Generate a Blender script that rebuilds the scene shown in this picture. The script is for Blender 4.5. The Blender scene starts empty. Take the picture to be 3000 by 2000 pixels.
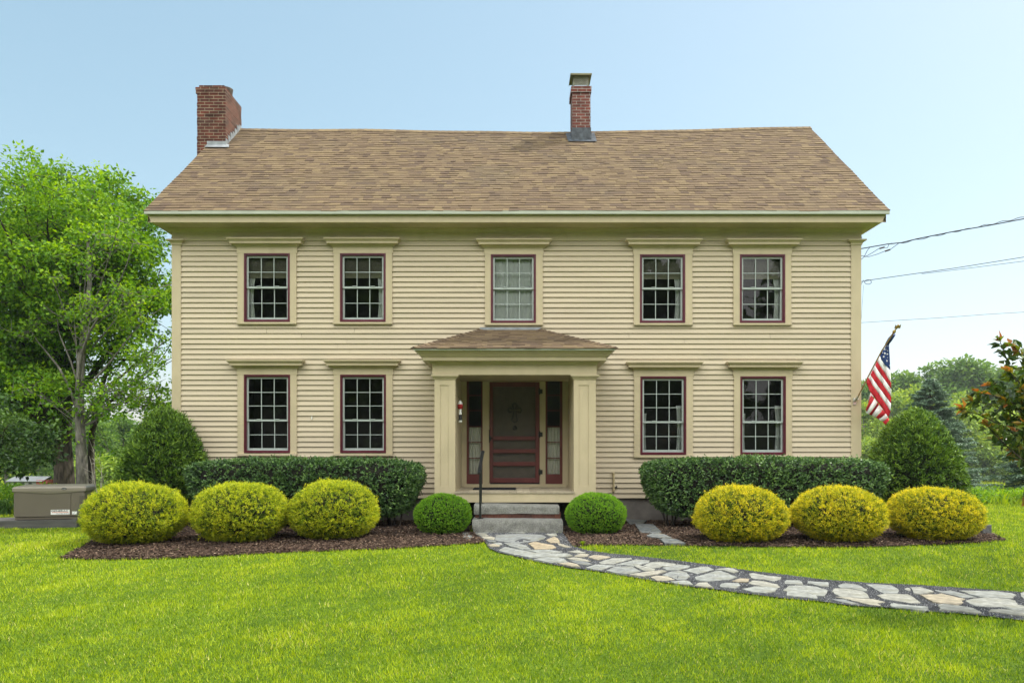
import bpy, math, random
import numpy as np
from mathutils import Vector, Matrix
random.seed(7); RNG = np.random.default_rng(7)
scene = bpy.context.scene
C = scene.collection
R = math.radians

# ------------------------------------------------------------------ camera, sky, sun, exposure
EYE = 1.5; FPX = 2325.0; CX = 1508.0; HY = 1315.0
cam = bpy.data.cameras.new('camera'); camo = bpy.data.objects.new('camera', cam); C.objects.link(camo)
camo.location = (0, 0, EYE); camo.rotation_euler = (R(90), 0, 0)
cam.sensor_width = 36; cam.lens = FPX / 3000 * 36
cam.shift_x = -8 / 3000; cam.shift_y = 315 / 3000
cam.clip_start = 0.1; cam.clip_end = 3000
scene.camera = camo
CLOUD_FILL = 11.8
HAZE_D = .0004
SUN_EL, SUN_AZ = R(52), R(23)          # azimuth measured from +x (right) towards +y (behind the house)
world = bpy.data.worlds.new('World'); scene.world = world; world.use_nodes = True
wn = world.node_tree; bg = wn.nodes['Background']
sky = wn.nodes.new('ShaderNodeTexSky'); sky.sky_type = 'NISHITA'; sky.sun_disc = False
sky.sun_elevation = SUN_EL; sky.sun_rotation = R(90) - SUN_AZ
sky.air_density = 1.0; sky.dust_density = 1.4; sky.ozone_density = 1.0
shs = wn.nodes.new('ShaderNodeHueSaturation'); shs.inputs['Saturation'].default_value = 1.25; shs.inputs['Hue'].default_value = .475
wga = wn.nodes.new('ShaderNodeGamma'); wga.inputs[1].default_value = .55; wn.links.new(sky.outputs[0], wga.inputs[0])
wsc = wn.nodes.new('ShaderNodeVectorMath'); wsc.operation = 'SCALE'; wsc.inputs['Scale'].default_value = 1.75; wn.links.new(wga.outputs[0], wsc.inputs[0])
wn.links.new(wsc.outputs[0], shs.inputs['Color'])
# a veil of bright thin cloud is added on the viewer's side to light the house front (the panes mirror it); clear sky behind the house
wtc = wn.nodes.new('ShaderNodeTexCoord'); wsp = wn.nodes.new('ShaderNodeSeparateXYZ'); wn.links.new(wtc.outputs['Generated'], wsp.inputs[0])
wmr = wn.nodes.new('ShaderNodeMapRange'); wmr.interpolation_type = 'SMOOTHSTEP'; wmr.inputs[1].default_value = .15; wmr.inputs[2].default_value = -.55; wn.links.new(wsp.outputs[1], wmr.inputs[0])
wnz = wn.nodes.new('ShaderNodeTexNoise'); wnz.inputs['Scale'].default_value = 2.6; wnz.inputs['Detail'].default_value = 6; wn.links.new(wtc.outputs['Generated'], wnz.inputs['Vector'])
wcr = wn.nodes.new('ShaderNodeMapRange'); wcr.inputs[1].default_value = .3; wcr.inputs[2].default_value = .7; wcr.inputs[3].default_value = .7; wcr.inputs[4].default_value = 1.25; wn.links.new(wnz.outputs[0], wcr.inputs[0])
wcl = wn.nodes.new('ShaderNodeVectorMath'); wcl.operation = 'SCALE'; wcl.inputs[0].default_value = (CLOUD_FILL * .97, CLOUD_FILL * .97, CLOUD_FILL * .95); 
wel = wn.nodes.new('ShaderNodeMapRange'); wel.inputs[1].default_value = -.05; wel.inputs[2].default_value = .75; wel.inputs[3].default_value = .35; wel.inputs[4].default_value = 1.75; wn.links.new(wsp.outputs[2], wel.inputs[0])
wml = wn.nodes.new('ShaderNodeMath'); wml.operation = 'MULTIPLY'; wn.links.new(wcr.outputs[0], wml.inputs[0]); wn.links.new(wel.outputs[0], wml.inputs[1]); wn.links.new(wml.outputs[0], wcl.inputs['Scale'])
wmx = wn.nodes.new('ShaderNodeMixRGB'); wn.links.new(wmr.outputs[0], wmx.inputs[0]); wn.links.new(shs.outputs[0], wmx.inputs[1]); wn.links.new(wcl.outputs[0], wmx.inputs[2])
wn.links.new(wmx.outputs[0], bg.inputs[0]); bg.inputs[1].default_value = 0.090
sl = bpy.data.lights.new('sun', 'SUN'); sl.energy = 2.0; sl.angle = R(1.5); sl.color = (1.0, 0.95, 0.86)
so = bpy.data.objects.new('sun', sl); C.objects.link(so)
sd = Vector((math.cos(SUN_EL) * math.cos(SUN_AZ), math.cos(SUN_EL) * math.sin(SUN_AZ), math.sin(SUN_EL)))
so.rotation_euler = sd.to_track_quat('Z', 'Y').to_euler(); so.location = (20, 5, 30)
scene.view_settings.view_transform = 'Standard'; scene.view_settings.look = 'None'
scene.view_settings.exposure = 1.35; scene.view_settings.gamma = 1.0
try:
    scene.cycles.transparent_max_bounces = 12; scene.cycles.max_bounces = 8
except Exception: pass

# ------------------------------------------------------------------ helpers: geometry of the site
def ss(a, b, v):
    t = np.clip((np.asarray(v, float) - a) / (b - a), 0, 1); return t * t * (3 - 2 * t)
def gz(x, y):                                     # height of the ground
    x = np.asarray(x, float); y = np.asarray(y, float)
    r = np.sqrt(x * x + y * y)
    z = 0.13 * ss(8, 12.8, y) - 3.1 * ss(18.5, 62, y)
    z = z + 0.02 * np.sin(x * .9 + 1.3) * np.sin(y * .7) * (1 - ss(8, 11, y)) + .012 * np.sin(x * .45 + y * .3) * (1 - ss(10, 12, y))
    z = z + 0.35 * np.sin(x * .045 + .6) * ss(60, 110, y)
    return z
def P(px, py, d): return ((px - CX) * d / FPX, d, EYE + (HY - py) * d / FPX)   # a measured point at distance d
def G(px, py):                                    # a measured point lying on the ground
    d = 10.0
    for _ in range(40):
        d = float(d + 0.5 * ((EYE - float(gz((px - CX) * d / FPX, d))) * FPX / (py - HY) - d))
    return ((px - CX) * d / FPX, d)
WD = 15.05; WS = FPX / WD
def WX(px): return (px - CX) / WS
def WZ(py): return EYE + (HY - py) / WS

# ------------------------------------------------------------------ helpers: objects
def link(o, parent=None):
    C.objects.link(o)
    if parent is not None: o.parent = parent
    return o
def tag(o, label=None, cat=None, group=None, kind=None):
    if label: o['label'] = label
    if cat: o['category'] = cat
    if group: o['group'] = group
    if kind: o['kind'] = kind
    return o
def thing(name, label, cat, loc=(0, 0, 0), rz=0, group=None):
    o = bpy.data.objects.new(name, None); link(o); o.location = loc; o.rotation_euler = (0, 0, rz)
    o.empty_display_size = .2
    return tag(o, label, cat, group)
class MB:
    def __init__(s): s.v = []; s.f = []; s.m = []; s.t = []; s.sm = []
    def face(s, pts, m=0, t=0.5, sm=False):
        n = len(s.v); s.v += [tuple(p) for p in pts]; s.f.append(tuple(range(n, n + len(pts)))); s.m.append(m); s.t.append(t); s.sm.append(sm)
    def box(s, x0, x1, y0, y1, z0, z1, m=0, t=0.5):
        n = len(s.v)
        s.v += [(x0, y0, z0), (x1, y0, z0), (x1, y1, z0), (x0, y1, z0), (x0, y0, z1), (x1, y0, z1), (x1, y1, z1), (x0, y1, z1)]
        for q in ((0, 3, 2, 1), (4, 5, 6, 7), (0, 1, 5, 4), (1, 2, 6, 5), (2, 3, 7, 6), (3, 0, 4, 7)):
            s.f.append(tuple(n + i for i in q)); s.m.append(m); s.t.append(t); s.sm.append(False)
    def grid(s, rows, m=0, t=0.5, closed=False, sm=True):
        n = len(s.v); w = len(rows[0])
        for r in rows: s.v += [tuple(p) for p in r]
        for i in range(len(rows) - 1):
            for j in range(w if closed else w - 1):
                k = (j + 1) % w
                s.f.append((n + i * w + j, n + i * w + k, n + (i + 1) * w + k, n + (i + 1) * w + j)); s.m.append(m); s.t.append(t); s.sm.append(sm)
    def tube(s, pts, rad, n=6, m=0, t=0.5, cap=True, lump=0):
        pts = [Vector(p) for p in pts]; rows = []
        if not hasattr(rad, '__len__'): rad = [rad] * len(pts)
        prev = None
        for i, p in enumerate(pts):
            d = (pts[min(i + 1, len(pts) - 1)] - pts[max(i - 1, 0)]).normalized()
            a = prev if prev is not None else (Vector((1, 0, 0)) if abs(d.x) < .8 else Vector((0, 1, 0)))
            a = (a - d * a.dot(d)).normalized(); b = d.cross(a); prev = a
            rows.append([p + (a * math.cos(2 * math.pi * k / n) + b * math.sin(2 * math.pi * k / n)) * rad[i] * (1 + lump * math.sin(k * 2.3 + i * .7) + lump * random.uniform(-.5, .5)) for k in range(n)])
        s.grid(rows, m, t, closed=True)
        if cap:
            s.face(rows[0][::-1], m, t); s.face(rows[-1], m, t)
    def lathe(s, cx, cy, prof, n=16, m=0, t=0.5):
        rows = [[(cx + r * math.cos(2 * math.pi * k / n), cy + r * math.sin(2 * math.pi * k / n), z) for k in range(n)] for r, z in prof]
        s.grid(rows, m, t, closed=True)
    def build(s, name, mats, parent=None, smooth=None):
        me = bpy.data.meshes.new(name); me.from_pydata(s.v, [], s.f)
        if not isinstance(mats, (list, tuple)): mats = [mats]
        for mt in mats: me.materials.append(mt)
        me.polygons.foreach_set('material_index', s.m)
        me.polygons.foreach_set('use_smooth', s.sm if smooth is None else [smooth] * len(s.f))
        a = me.attributes.new('tint', 'FLOAT', 'FACE'); a.data.foreach_set('value', s.t)
        me.update()
        return link(bpy.data.objects.new(name, me), parent)
def mitre(mb, x0, x1, yw, prof, yb=None, m=0, t=.5, cap=True):
    """moulding: prof = [(projection, z)], returned round both ends to the wall"""
    yb = yw if yb is None else yb
    rows = [[(x0 - p, yb, z), (x0 - p, yw - p, z), (x1 + p, yw - p, z), (x1 + p, yb, z)] for p, z in prof]
    mb.grid(rows, m, t, sm=False)
    if cap:
        mb.face(rows[0], m, t); mb.face(rows[-1][::-1], m, t)
def raw_mesh(name, V, nper, mats, tint, parent=None, mi=None, smooth=False):
    n = len(V) // nper
    me = bpy.data.meshes.new(name)
    me.vertices.add(len(V)); me.vertices.foreach_set('co', np.asarray(V, np.float32).ravel())
    me.loops.add(len(V)); me.loops.foreach_set('vertex_index', np.arange(len(V), dtype=np.int32))
    me.polygons.add(n); me.polygons.foreach_set('loop_start', np.arange(0, len(V), nper, dtype=np.int32))
    try: me.polygons.foreach_set('loop_total', np.full(n, nper, dtype=np.int32))
    except Exception: pass
    if not isinstance(mats, (list, tuple)): mats = [mats]
    for mt in mats: me.materials.append(mt)
    if mi is not None: me.polygons.foreach_set('material_index', np.asarray(mi, np.int32))
    me.polygons.foreach_set('use_smooth', np.full(n, smooth))
    a = me.attributes.new('tint', 'FLOAT', 'FACE'); a.data.foreach_set('value', np.asarray(tint, np.float32))
    me.update(calc_edges=True)
    return link(bpy.data.objects.new(name, me), parent)
def unit(a): return a / (np.linalg.norm(a, axis=1, keepdims=True) + 1e-9)
def rnd_dir(n): return unit(RNG.normal(size=(n, 3)))
def leaves(name, Cn, D, N, L, W, tint, mats, parent=None, fold=.12, mi=None):
    n = len(Cn); D = unit(D); N = unit(N - D * (N * D).sum(1, keepdims=True)); S = np.cross(D, N)
    L = np.broadcast_to(np.asarray(L, float), (n,))[:, None]; W = np.broadcast_to(np.asarray(W, float), (n,))[:, None]
    V = np.empty((n, 4, 3)); V[:, 0] = Cn; V[:, 2] = Cn + D * L - N * L * .08
    mid = Cn + D * L * .45 + N * L * fold
    V[:, 1] = mid + S * W / 2; V[:, 3] = mid - S * W / 2
    return raw_mesh(name, V.reshape(-1, 3), 4, mats, tint, parent, mi)
_ph = RNG.uniform(0, 6.28, (24,)); _fr = RNG.normal(size=(24, 3))
def lump(p, f=1.0):                                # cheap smooth noise, about -1..1
    p = np.asarray(p); s = 0
    for k in range(8): s = s + np.sin((p @ _fr[k]) * f + _ph[k]) * .35
    for k in range(8, 16): s = s + np.sin((p @ _fr[k]) * f * 2.3 + _ph[k]) * .17
    return s * .55

# ------------------------------------------------------------------ materials
def lin(r, g, b):
    f = lambda c: ((c / 255 + .055) / 1.055) ** 2.4 if c > 10 else c / 255 / 12.92
    return (f(r), f(g), f(b), 1)
def mat(name, col, rough=.6, var=.08, scale=6, bump=0, bscale=60, metal=0, spec=.3, tintvar=0, stretch=(1, 1, 1), dirt=None, dscale=1.5, damt=.3):
    m = bpy.data.materials.new(name); m.use_nodes = True; nt = m.node_tree; N = nt.nodes; Lk = nt.links
    b = N['Principled BSDF']; b.inputs['Roughness'].default_value = rough; b.inputs['Metallic'].default_value = metal
    b.inputs['Specular IOR Level'].default_value = spec
    tc = N.new('ShaderNodeTexCoord'); mp = N.new('ShaderNodeMapping'); mp.inputs['Scale'].default_value = stretch
    Lk.new(tc.outputs['Object'], mp.inputs[0])
    nz = N.new('ShaderNodeTexNoise'); nz.inputs['Scale'].default_value = scale; nz.inputs['Detail'].default_value = 6
    Lk.new(mp.outputs[0], nz.inputs['Vector'])
    mr = N.new('ShaderNodeMapRange'); mr.inputs[1].default_value = .3; mr.inputs[2].default_value = .7
    mr.inputs[3].default_value = 1 - var; mr.inputs[4].default_value = 1 + var; Lk.new(nz.outputs[0], mr.inputs[0])
    val = mr.outputs[0]
    if tintvar:
        at = N.new('ShaderNodeAttribute'); at.attribute_name = 'tint'
        m2 = N.new('ShaderNodeMapRange'); m2.inputs[3].default_value = 1 - tintvar; m2.inputs[4].default_value = 1 + tintvar
        Lk.new(at.outputs['Fac'], m2.inputs[0])
        mm = N.new('ShaderNodeMath'); mm.operation = 'MULTIPLY'; Lk.new(val, mm.inputs[0]); Lk.new(m2.outputs[0], mm.inputs[1]); val = mm.outputs[0]
    hs = N.new('ShaderNodeHueSaturation'); hs.inputs['Color'].default_value = col; Lk.new(val, hs.inputs['Value'])
    outc = hs.outputs[0]
    if dirt:
        dn = N.new('ShaderNodeTexNoise'); dn.inputs['Scale'].default_value = dscale; dn.inputs['Detail'].default_value = 8; Lk.new(mp.outputs[0], dn.inputs['Vector'])
        dr = N.new('ShaderNodeMapRange'); dr.inputs[1].default_value = .52; dr.inputs[2].default_value = .75; dr.inputs[4].default_value = damt; Lk.new(dn.outputs[0], dr.inputs[0])
        mx = N.new('ShaderNodeMixRGB'); mx.inputs[2].default_value = dirt; Lk.new(dr.outputs[0], mx.inputs[0]); Lk.new(outc, mx.inputs[1]); outc = mx.outputs[0]
    Lk.new(outc, b.inputs['Base Color'])
    if bump:
        bn = N.new('ShaderNodeTexNoise'); bn.inputs['Scale'].default_value = bscale; bn.inputs['Detail'].default_value = 5; Lk.new(mp.outputs[0], bn.inputs['Vector'])
        bp = N.new('ShaderNodeBump'); bp.inputs['Strength'].default_value = bump; bp.inputs['Distance'].default_value = .01
        Lk.new(bn.outputs[0], bp.inputs['Height']); Lk.new(bp.outputs[0], b.inputs['Normal'])
    return m
def ramp(N, stops, interp='LINEAR'):
    r = N.new('ShaderNodeValToRGB'); r.color_ramp.interpolation = interp; e = r.color_ramp.elements
    while len(e) < len(stops): e.new(.5)
    for i, (p, c) in enumerate(stops): e[i].position = p; e[i].color = c
    return r
def leafmat(name, stops, trans=.3, rough=.5, spec=.3):
    m = bpy.data.materials.new(name); m.use_nodes = True; nt = m.node_tree; N = nt.nodes; Lk = nt.links
    b = N['Principled BSDF']; b.inputs['Roughness'].default_value = rough; b.inputs['Specular IOR Level'].default_value = spec
    at = N.new('ShaderNodeAttribute'); at.attribute_name = 'tint'
    r = ramp(N, stops); Lk.new(at.outputs['Fac'], r.inputs[0]); Lk.new(r.outputs[0], b.inputs['Base Color'])
    tr = N.new('ShaderNodeBsdfTranslucent'); hs = N.new('ShaderNodeHueSaturation'); hs.inputs['Hue'].default_value = .485; hs.inputs['Saturation'].default_value = 1.1; hs.inputs['Value'].default_value = 1.3
    Lk.new(r.outputs[0], hs.inputs['Color']); Lk.new(hs.outputs[0], tr.inputs[0])
    mx = N.new('ShaderNodeMixShader'); mx.inputs[0].default_value = trans
    Lk.new(b.outputs[0], mx.inputs[1]); Lk.new(tr.outputs[0], mx.inputs[2]); Lk.new(mx.outputs[0], N['Material Output'].inputs[0])
    return m
def tintmat(name, stops, rough=.85, grain=0, gscale=300, bump=0, interp='LINEAR', spec=.15, dirt=None):
    m = bpy.data.materials.new(name); m.use_nodes = True; nt = m.node_tree; N = nt.nodes; Lk = nt.links
    b = N['Principled BSDF']; b.inputs['Roughness'].default_value = rough; b.inputs['Specular IOR Level'].default_value = spec
    at = N.new('ShaderNodeAttribute'); at.attribute_name = 'tint'
    r = ramp(N, stops, interp); Lk.new(at.outputs['Fac'], r.inputs[0])
    tc = N.new('ShaderNodeTexCoord'); nz = N.new('ShaderNodeTexNoise'); nz.inputs['Scale'].default_value = gscale; nz.inputs['Detail'].default_value = 4
    Lk.new(tc.outputs['Object'], nz.inputs['Vector'])
    mr = N.new('ShaderNodeMapRange'); mr.inputs[1].default_value = .3; mr.inputs[2].default_value = .7; mr.inputs[3].default_value = 1 - grain; mr.inputs[4].default_value = 1 + grain
    Lk.new(nz.outputs[0], mr.inputs[0])
    hs = N.new('ShaderNodeHueSaturation'); Lk.new(r.outputs[0], hs.inputs['Color']); Lk.new(mr.outputs[0], hs.inputs['Value']); outc = hs.outputs[0]
    if dirt:
        dn = N.new('ShaderNodeTexNoise'); dn.inputs['Scale'].default_value = dirt[1]; dn.inputs['Detail'].default_value = 8; Lk.new(tc.outputs['Object'], dn.inputs['Vector'])
        dr = N.new('ShaderNodeMapRange'); dr.inputs[1].default_value = .5; dr.inputs[2].default_value = .75; dr.inputs[4].default_value = dirt[2]; Lk.new(dn.outputs[0], dr.inputs[0])
        mx = N.new('ShaderNodeMixRGB'); mx.inputs[2].default_value = dirt[0]; Lk.new(dr.outputs[0], mx.inputs[0]); Lk.new(outc, mx.inputs[1]); outc = mx.outputs[0]
    Lk.new(outc, b.inputs['Base Color'])
    if bump:
        bp = N.new('ShaderNodeBump'); bp.inputs['Strength'].default_value = bump; bp.inputs['Distance'].default_value = .01
        Lk.new(nz.outputs[0], bp.inputs['Height']); Lk.new(bp.outputs[0], b.inputs['Normal'])
    return m
SIDING = (.465, .395, .275, 1); TRIM = (.455, .387, .248, 1)
M = {}
M['siding'] = mat('siding_paint', SIDING, .55, .035, 3, .12, 40, tintvar=.08, stretch=(.25, 1, 3), dirt=(.30, .27, .18, 1), dscale=2.2, damt=.38)
M['trim'] = mat('trim_paint', TRIM, .5, .05, 5, .18, 70, stretch=(1, 1, .5), dirt=(.30, .26, .15, 1), dscale=3.5, damt=.3)
M['burgundy'] = mat('burgundy_paint', (.085, .009, .020, 1), .35, .15, 8, .05, 50, spec=.5)
M['doorred'] = mat('door_red_paint', (.115, .026, .024, 1), .45, .15, 8, .1, 50, spec=.4, stretch=(1, 1, .4))
M['white'] = mat('white_vinyl', (.34, .39, .36, 1), .35, .04, 8, spec=.5)
M['drip'] = mat('green_grey_metal', (.34, .37, .29, 1), .35, .08, 4, spec=.5)
M['black'] = mat('black_metal', (.012, .013, .014, 1), .35, .2, 20, spec=.5)
M['blackrub'] = mat('black_rubber', (.012, .012, .014, 1), .8, .2, 20)
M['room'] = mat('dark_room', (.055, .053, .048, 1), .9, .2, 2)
M['curtain'] = mat('white_curtain', (.62, .60, .54, 1), .8, .06, 10)
M['sheer'] = mat('sheer_grey_curtain', (.58, .61, .60, 1), .8, .06, 10)
M['blind'] = mat('dark_blind', (.10, .095, .07, 1), .8, .15, 30)
M['blindband'] = mat('blind_hem', (.24, .23, .16, 1), .8, .1, 30)
M['plank'] = mat('porch_plank', (.36, .31, .22, 1), .6, .1, 6, .2, 60, tintvar=.12, stretch=(4, .5, 1))
M['innerdoor'] = mat('brown_door', (.15, .12, .085, 1), .5, .12, 10)
M['lead'] = mat('lead_flashing', (.22, .24, .25, 1), .5, .25, 8, .3, 25, spec=.4)
M['tar'] = mat('tarred_flashing', (.055, .065, .075, 1), .6, .5, 12, .6, 30)
M['steel'] = mat('galvanised_steel', (.55, .55, .5, 1), .3, .15, 20, metal=.8)
M['olive'] = mat('weathered_cap_metal', (.16, .15, .08, 1), .5, .3, 10, metal=.3)
M['copper'] = mat('tan_pvc', (.42, .35, .2, 1), .4, .1, 10)
M['gen'] = mat('taupe_powdercoat', (.12, .105, .078, 1), .42, .05, 4, .04, 300, spec=.4)
M['genlid'] = mat('taupe_lid', (.185, .165, .125, 1), .42, .05, 4, .04, 300, spec=.4)
M['labelw'] = mat('label_white', (.72, .74, .70, 1), .4, .02, 4)
M['labelk'] = mat('label_black', (.01, .01, .012, 1), .4, .02, 4)
M['labelo'] = mat('label_orange', (.50, .10, .035, 1), .4, .02, 4)
M['timber'] = mat('grey_timber', (.075, .075, .068, 1), .85, .3, 5, .5, 40, stretch=(.4, 3, 3))
M['pole'] = mat('varnished_pole', (.26, .17, .07, 1), .4, .2, 20, stretch=(3, 3, .3))
M['brass'] = mat('brass_gilt', (.38, .25, .06, 1), .35, .2, 20, metal=.6)
M['fred'] = mat('flag_red', (.50, .018, .03, 1), .7, .06, 14, .2, 200)
M['fwhite'] = mat('flag_white', (.80, .80, .80, 1), .7, .04, 14, .2, 200)
M['fblue'] = mat('flag_blue', (.022, .05, .17, 1), .7, .06, 14, .2, 200)
M['wire'] = mat('wire_black', (.012, .012, .012, 1), .6, .1, 10)
M['void_shade'] = mat('underporch_shade', (.01, .009, .008, 1), .95, .3, 5)
M['concrete'] = mat('foundation_concrete', (.16, .145, .13, 1), .9, .3, 3, .6, 60, dirt=(.05, .045, .045, 1), dscale=1.8, damt=.8)
M['bark'] = mat('grey_bark', (.15, .14, .12, 1), .9, .55, 9, 1.0, 18, stretch=(1.5, 1.5, .6), dirt=(.10, .12, .05, 1), dscale=3, damt=.6)
M['barkdark'] = mat('dark_rugged_bark', (.06, .048, .037, 1), .95, .8, 7, 1.0, 16, stretch=(2, 2, .5))
M['paletwig'] = mat('pale_twig', (.45, .42, .34, 1), .8, .2, 10)
M['rock'] = mat('dark_granite_block', (.10, .10, .10, 1), .85, .35, 20, .6, 60)
M['red'] = mat('buoy_red', (.30, .02, .02, 1), .5, .1, 10)
M['barnred'] = mat('barn_red', (.30, .07, .05, 1), .8, .2, 2)
M['barnwhite'] = mat('barn_white', (.26, .27, .27, 1), .7, .1, 2)

def granite():
    m = mat('rough_granite', (.20, .20, .18, 1), .85, .22, 9, 1.0, 55, dirt=(.12, .125, .09, 1), dscale=7, damt=.6)
    nt = m.node_tree; N = nt.nodes; b = N['Principled BSDF']; src = b.inputs['Base Color'].links[0].from_socket
    vo = N.new('ShaderNodeTexVoronoi'); vo.inputs['Scale'].default_value = 95; tc = N.new('ShaderNodeTexCoord'); nt.links.new(tc.outputs['Object'], vo.inputs['Vector'])
    r = ramp(N, [(0, (.5, .5, .5, 1)), (.5, (1, 1, 1, 1)), (1, (1.6, 1.6, 1.55, 1))]); nt.links.new(vo.outputs['Color'], r.inputs[0])
    mx = N.new('ShaderNodeMixRGB'); mx.blend_type = 'MULTIPLY'; mx.inputs[0].default_value = .75
    nt.links.new(src, mx.inputs[1]); nt.links.new(r.outputs[0], mx.inputs[2]); nt.links.new(mx.outputs[0], b.inputs['Base Color'])
    return m
M['granite'] = granite()
def brickmat(name, c1, c2, mortar, w=.2, h=.068):
    m = bpy.data.materials.new(name); m.use_nodes = True; nt = m.node_tree; N = nt.nodes; Lk = nt.links; b = N['Principled BSDF']
    b.inputs['Roughness'].default_value = .9; b.inputs['Specular IOR Level'].default_value = .15
    tc = N.new('ShaderNodeTexCoord'); sp = N.new('ShaderNodeSeparateXYZ'); Lk.new(tc.outputs['Object'], sp.inputs[0])
    ad = N.new('ShaderNodeMath'); Lk.new(sp.outputs[0], ad.inputs[0]); Lk.new(sp.outputs[1], ad.inputs[1])
    cb = N.new('ShaderNodeCombineXYZ'); Lk.new(ad.outputs[0], cb.inputs[0]); Lk.new(sp.outputs[2], cb.inputs[1])
    br = N.new('ShaderNodeTexBrick'); br.inputs['Scale'].default_value = 1; br.inputs['Brick Width'].default_value = w; br.inputs['Row Height'].default_value = h
    br.inputs['Mortar Size'].default_value = .006; br.inputs['Mortar Smooth'].default_value = .2; br.inputs['Bias'].default_value = -.1
    br.inputs['Color1'].default_value = c1; br.inputs['Color2'].default_value = c2; br.inputs['Mortar'].default_value = mortar
    Lk.new(cb.outputs[0], br.inputs['Vector'])
    nz = N.new('ShaderNodeTexNoise'); nz.inputs['Scale'].default_value = 5; nz.inputs['Detail'].default_value = 8; Lk.new(tc.outputs['Object'], nz.inputs['Vector'])
    r = ramp(N, [(.3, (.55, .55, .55, 1)), (.7, (1.25, 1.25, 1.25, 1))]); Lk.new(nz.outputs[0], r.inputs[0])
    mx = N.new('ShaderNodeMixRGB'); mx.blend_type = 'MULTIPLY'; mx.inputs[0].default_value = 1; Lk.new(br.outputs[0], mx.inputs[1]); Lk.new(r.outputs[0], mx.inputs[2])
    Lk.new(mx.outputs[0], b.inputs['Base Color'])
    bp = N.new('ShaderNodeBump'); bp.inputs['Strength'].default_value = .8; bp.inputs['Distance'].default_value = .01; bp.invert = True
    Lk.new(br.outputs['Fac'], bp.inputs['Height']); Lk.new(bp.outputs[0], b.inputs['Normal'])
    return m
M['brick'] = brickmat('old_brick', (.13, .042, .028, 1), (.065, .034, .028, 1), (.26, .22, .155, 1))
M['brick2'] = brickmat('newer_brick', (.165, .052, .040, 1), (.11, .046, .038, 1), (.36, .34, .30, 1))
def glassmat():
    m = bpy.data.materials.new('window_glass'); m.use_nodes = True; nt = m.node_tree; N = nt.nodes; Lk = nt.links
    for n in list(N):
        if n.type == 'BSDF_PRINCIPLED': N.remove(n)
    tr = N.new('ShaderNodeBsdfTransparent'); tr.inputs[0].default_value = (.93, .95, .93, 1)
    gl = N.new('ShaderNodeBsdfGlossy'); gl.inputs['Roughness'].default_value = .015
    fr = N.new('ShaderNodeFresnel'); fr.inputs[0].default_value = 1.5
    nz = N.new('ShaderNodeTexNoise'); nz.inputs['Scale'].default_value = 2.2; tc = N.new('ShaderNodeTexCoord'); Lk.new(tc.outputs['Object'], nz.inputs['Vector'])
    bp = N.new('ShaderNodeBump'); bp.inputs['Strength'].default_value = .12; bp.inputs['Distance'].default_value = .02; Lk.new(nz.outputs[0], bp.inputs['Height']); Lk.new(bp.outputs[0], gl.inputs['Normal'])
    mx = N.new('ShaderNodeMixShader'); Lk.new(fr.outputs[0], mx.inputs[0]); Lk.new(tr.outputs[0], mx.inputs[1]); Lk.new(gl.outputs[0], mx.inputs[2])
    Lk.new(mx.outputs[0], N['Material Output'].inputs[0]); return m
M['glass'] = glassmat()
def screenmat(name, a, col):
    m = bpy.data.materials.new(name); m.use_nodes = True; nt = m.node_tree; N = nt.nodes; b = N['Principled BSDF']
    b.inputs['Base Color'].default_value = col; b.inputs['Alpha'].default_value = a; b.inputs['Roughness'].default_value = .7
    return m
M['screen'] = screenmat('insect_screen', .38, (.06, .06, .058, 1))
M['mesh'] = screenmat('wire_mesh', .5, (.5, .5, .42, 1))
M['shingle'] = tintmat('asphalt_shingle', [(0, (.095, .067, .049, 1)), (.4, (.135, .096, .060, 1)), (.7, (.162, .118, .069, 1)), (1, (.205, .152, .083, 1))], .95, .22, 260, .5, dirt=((.10, .085, .06, 1), .8, .35))
M['stone'] = tintmat('flagstone', [(0, (.09, .10, .10, 1)), (.3, (.15, .16, .16, 1)), (.55, (.23, .24, .22, 1)), (.75, (.27, .255, .205, 1)), (1, (.29, .235, .155, 1))], .85, .28, 16, .9, dirt=((.15, .145, .10, 1), 5, .8))
# plants
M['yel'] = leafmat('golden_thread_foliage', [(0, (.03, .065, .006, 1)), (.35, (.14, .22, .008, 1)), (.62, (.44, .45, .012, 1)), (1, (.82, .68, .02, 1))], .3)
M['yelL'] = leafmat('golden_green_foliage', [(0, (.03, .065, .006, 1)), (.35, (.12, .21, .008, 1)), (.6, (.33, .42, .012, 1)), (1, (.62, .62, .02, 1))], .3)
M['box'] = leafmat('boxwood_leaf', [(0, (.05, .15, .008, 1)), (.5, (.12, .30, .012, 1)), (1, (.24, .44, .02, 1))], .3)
M['arb'] = leafmat('arborvitae_spray', [(0, (.012, .035, .006, 1)), (.5, (.065, .145, .012, 1)), (1, (.21, .34, .03, 1))], .12)
M['hedge'] = leafmat('hedge_leaf', [(0, (.012, .038, .010, 1)), (.5, (.055, .13, .028, 1)), (1, (.18, .31, .07, 1))], .12, .38, .45)
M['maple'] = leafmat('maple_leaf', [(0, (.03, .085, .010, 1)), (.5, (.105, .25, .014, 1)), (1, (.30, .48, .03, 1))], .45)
M['lilac'] = leafmat('lilac_leaf', [(0, (.012, .04, .010, 1)), (.5, (.06, .13, .02, 1)), (1, (.17, .29, .05, 1))], .2, .4, .4)
M['forest'] = leafmat('forest_leaf', [(0, (.03, .08, .014, 1)), (.5, (.10, .20, .03, 1)), (1, (.24, .36, .05, 1))], .35)
M['forestlight'] = leafmat('bright_forest_leaf', [(0, (.07, .14, .02, 1)), (.5, (.19, .30, .03, 1)), (1, (.36, .46, .05, 1))], .35)
M['spruce'] = leafmat('spruce_needles', [(0, (.035, .075, .04, 1)), (.5, (.11, .19, .11, 1)), (1, (.24, .34, .19, 1))], .12)
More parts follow.
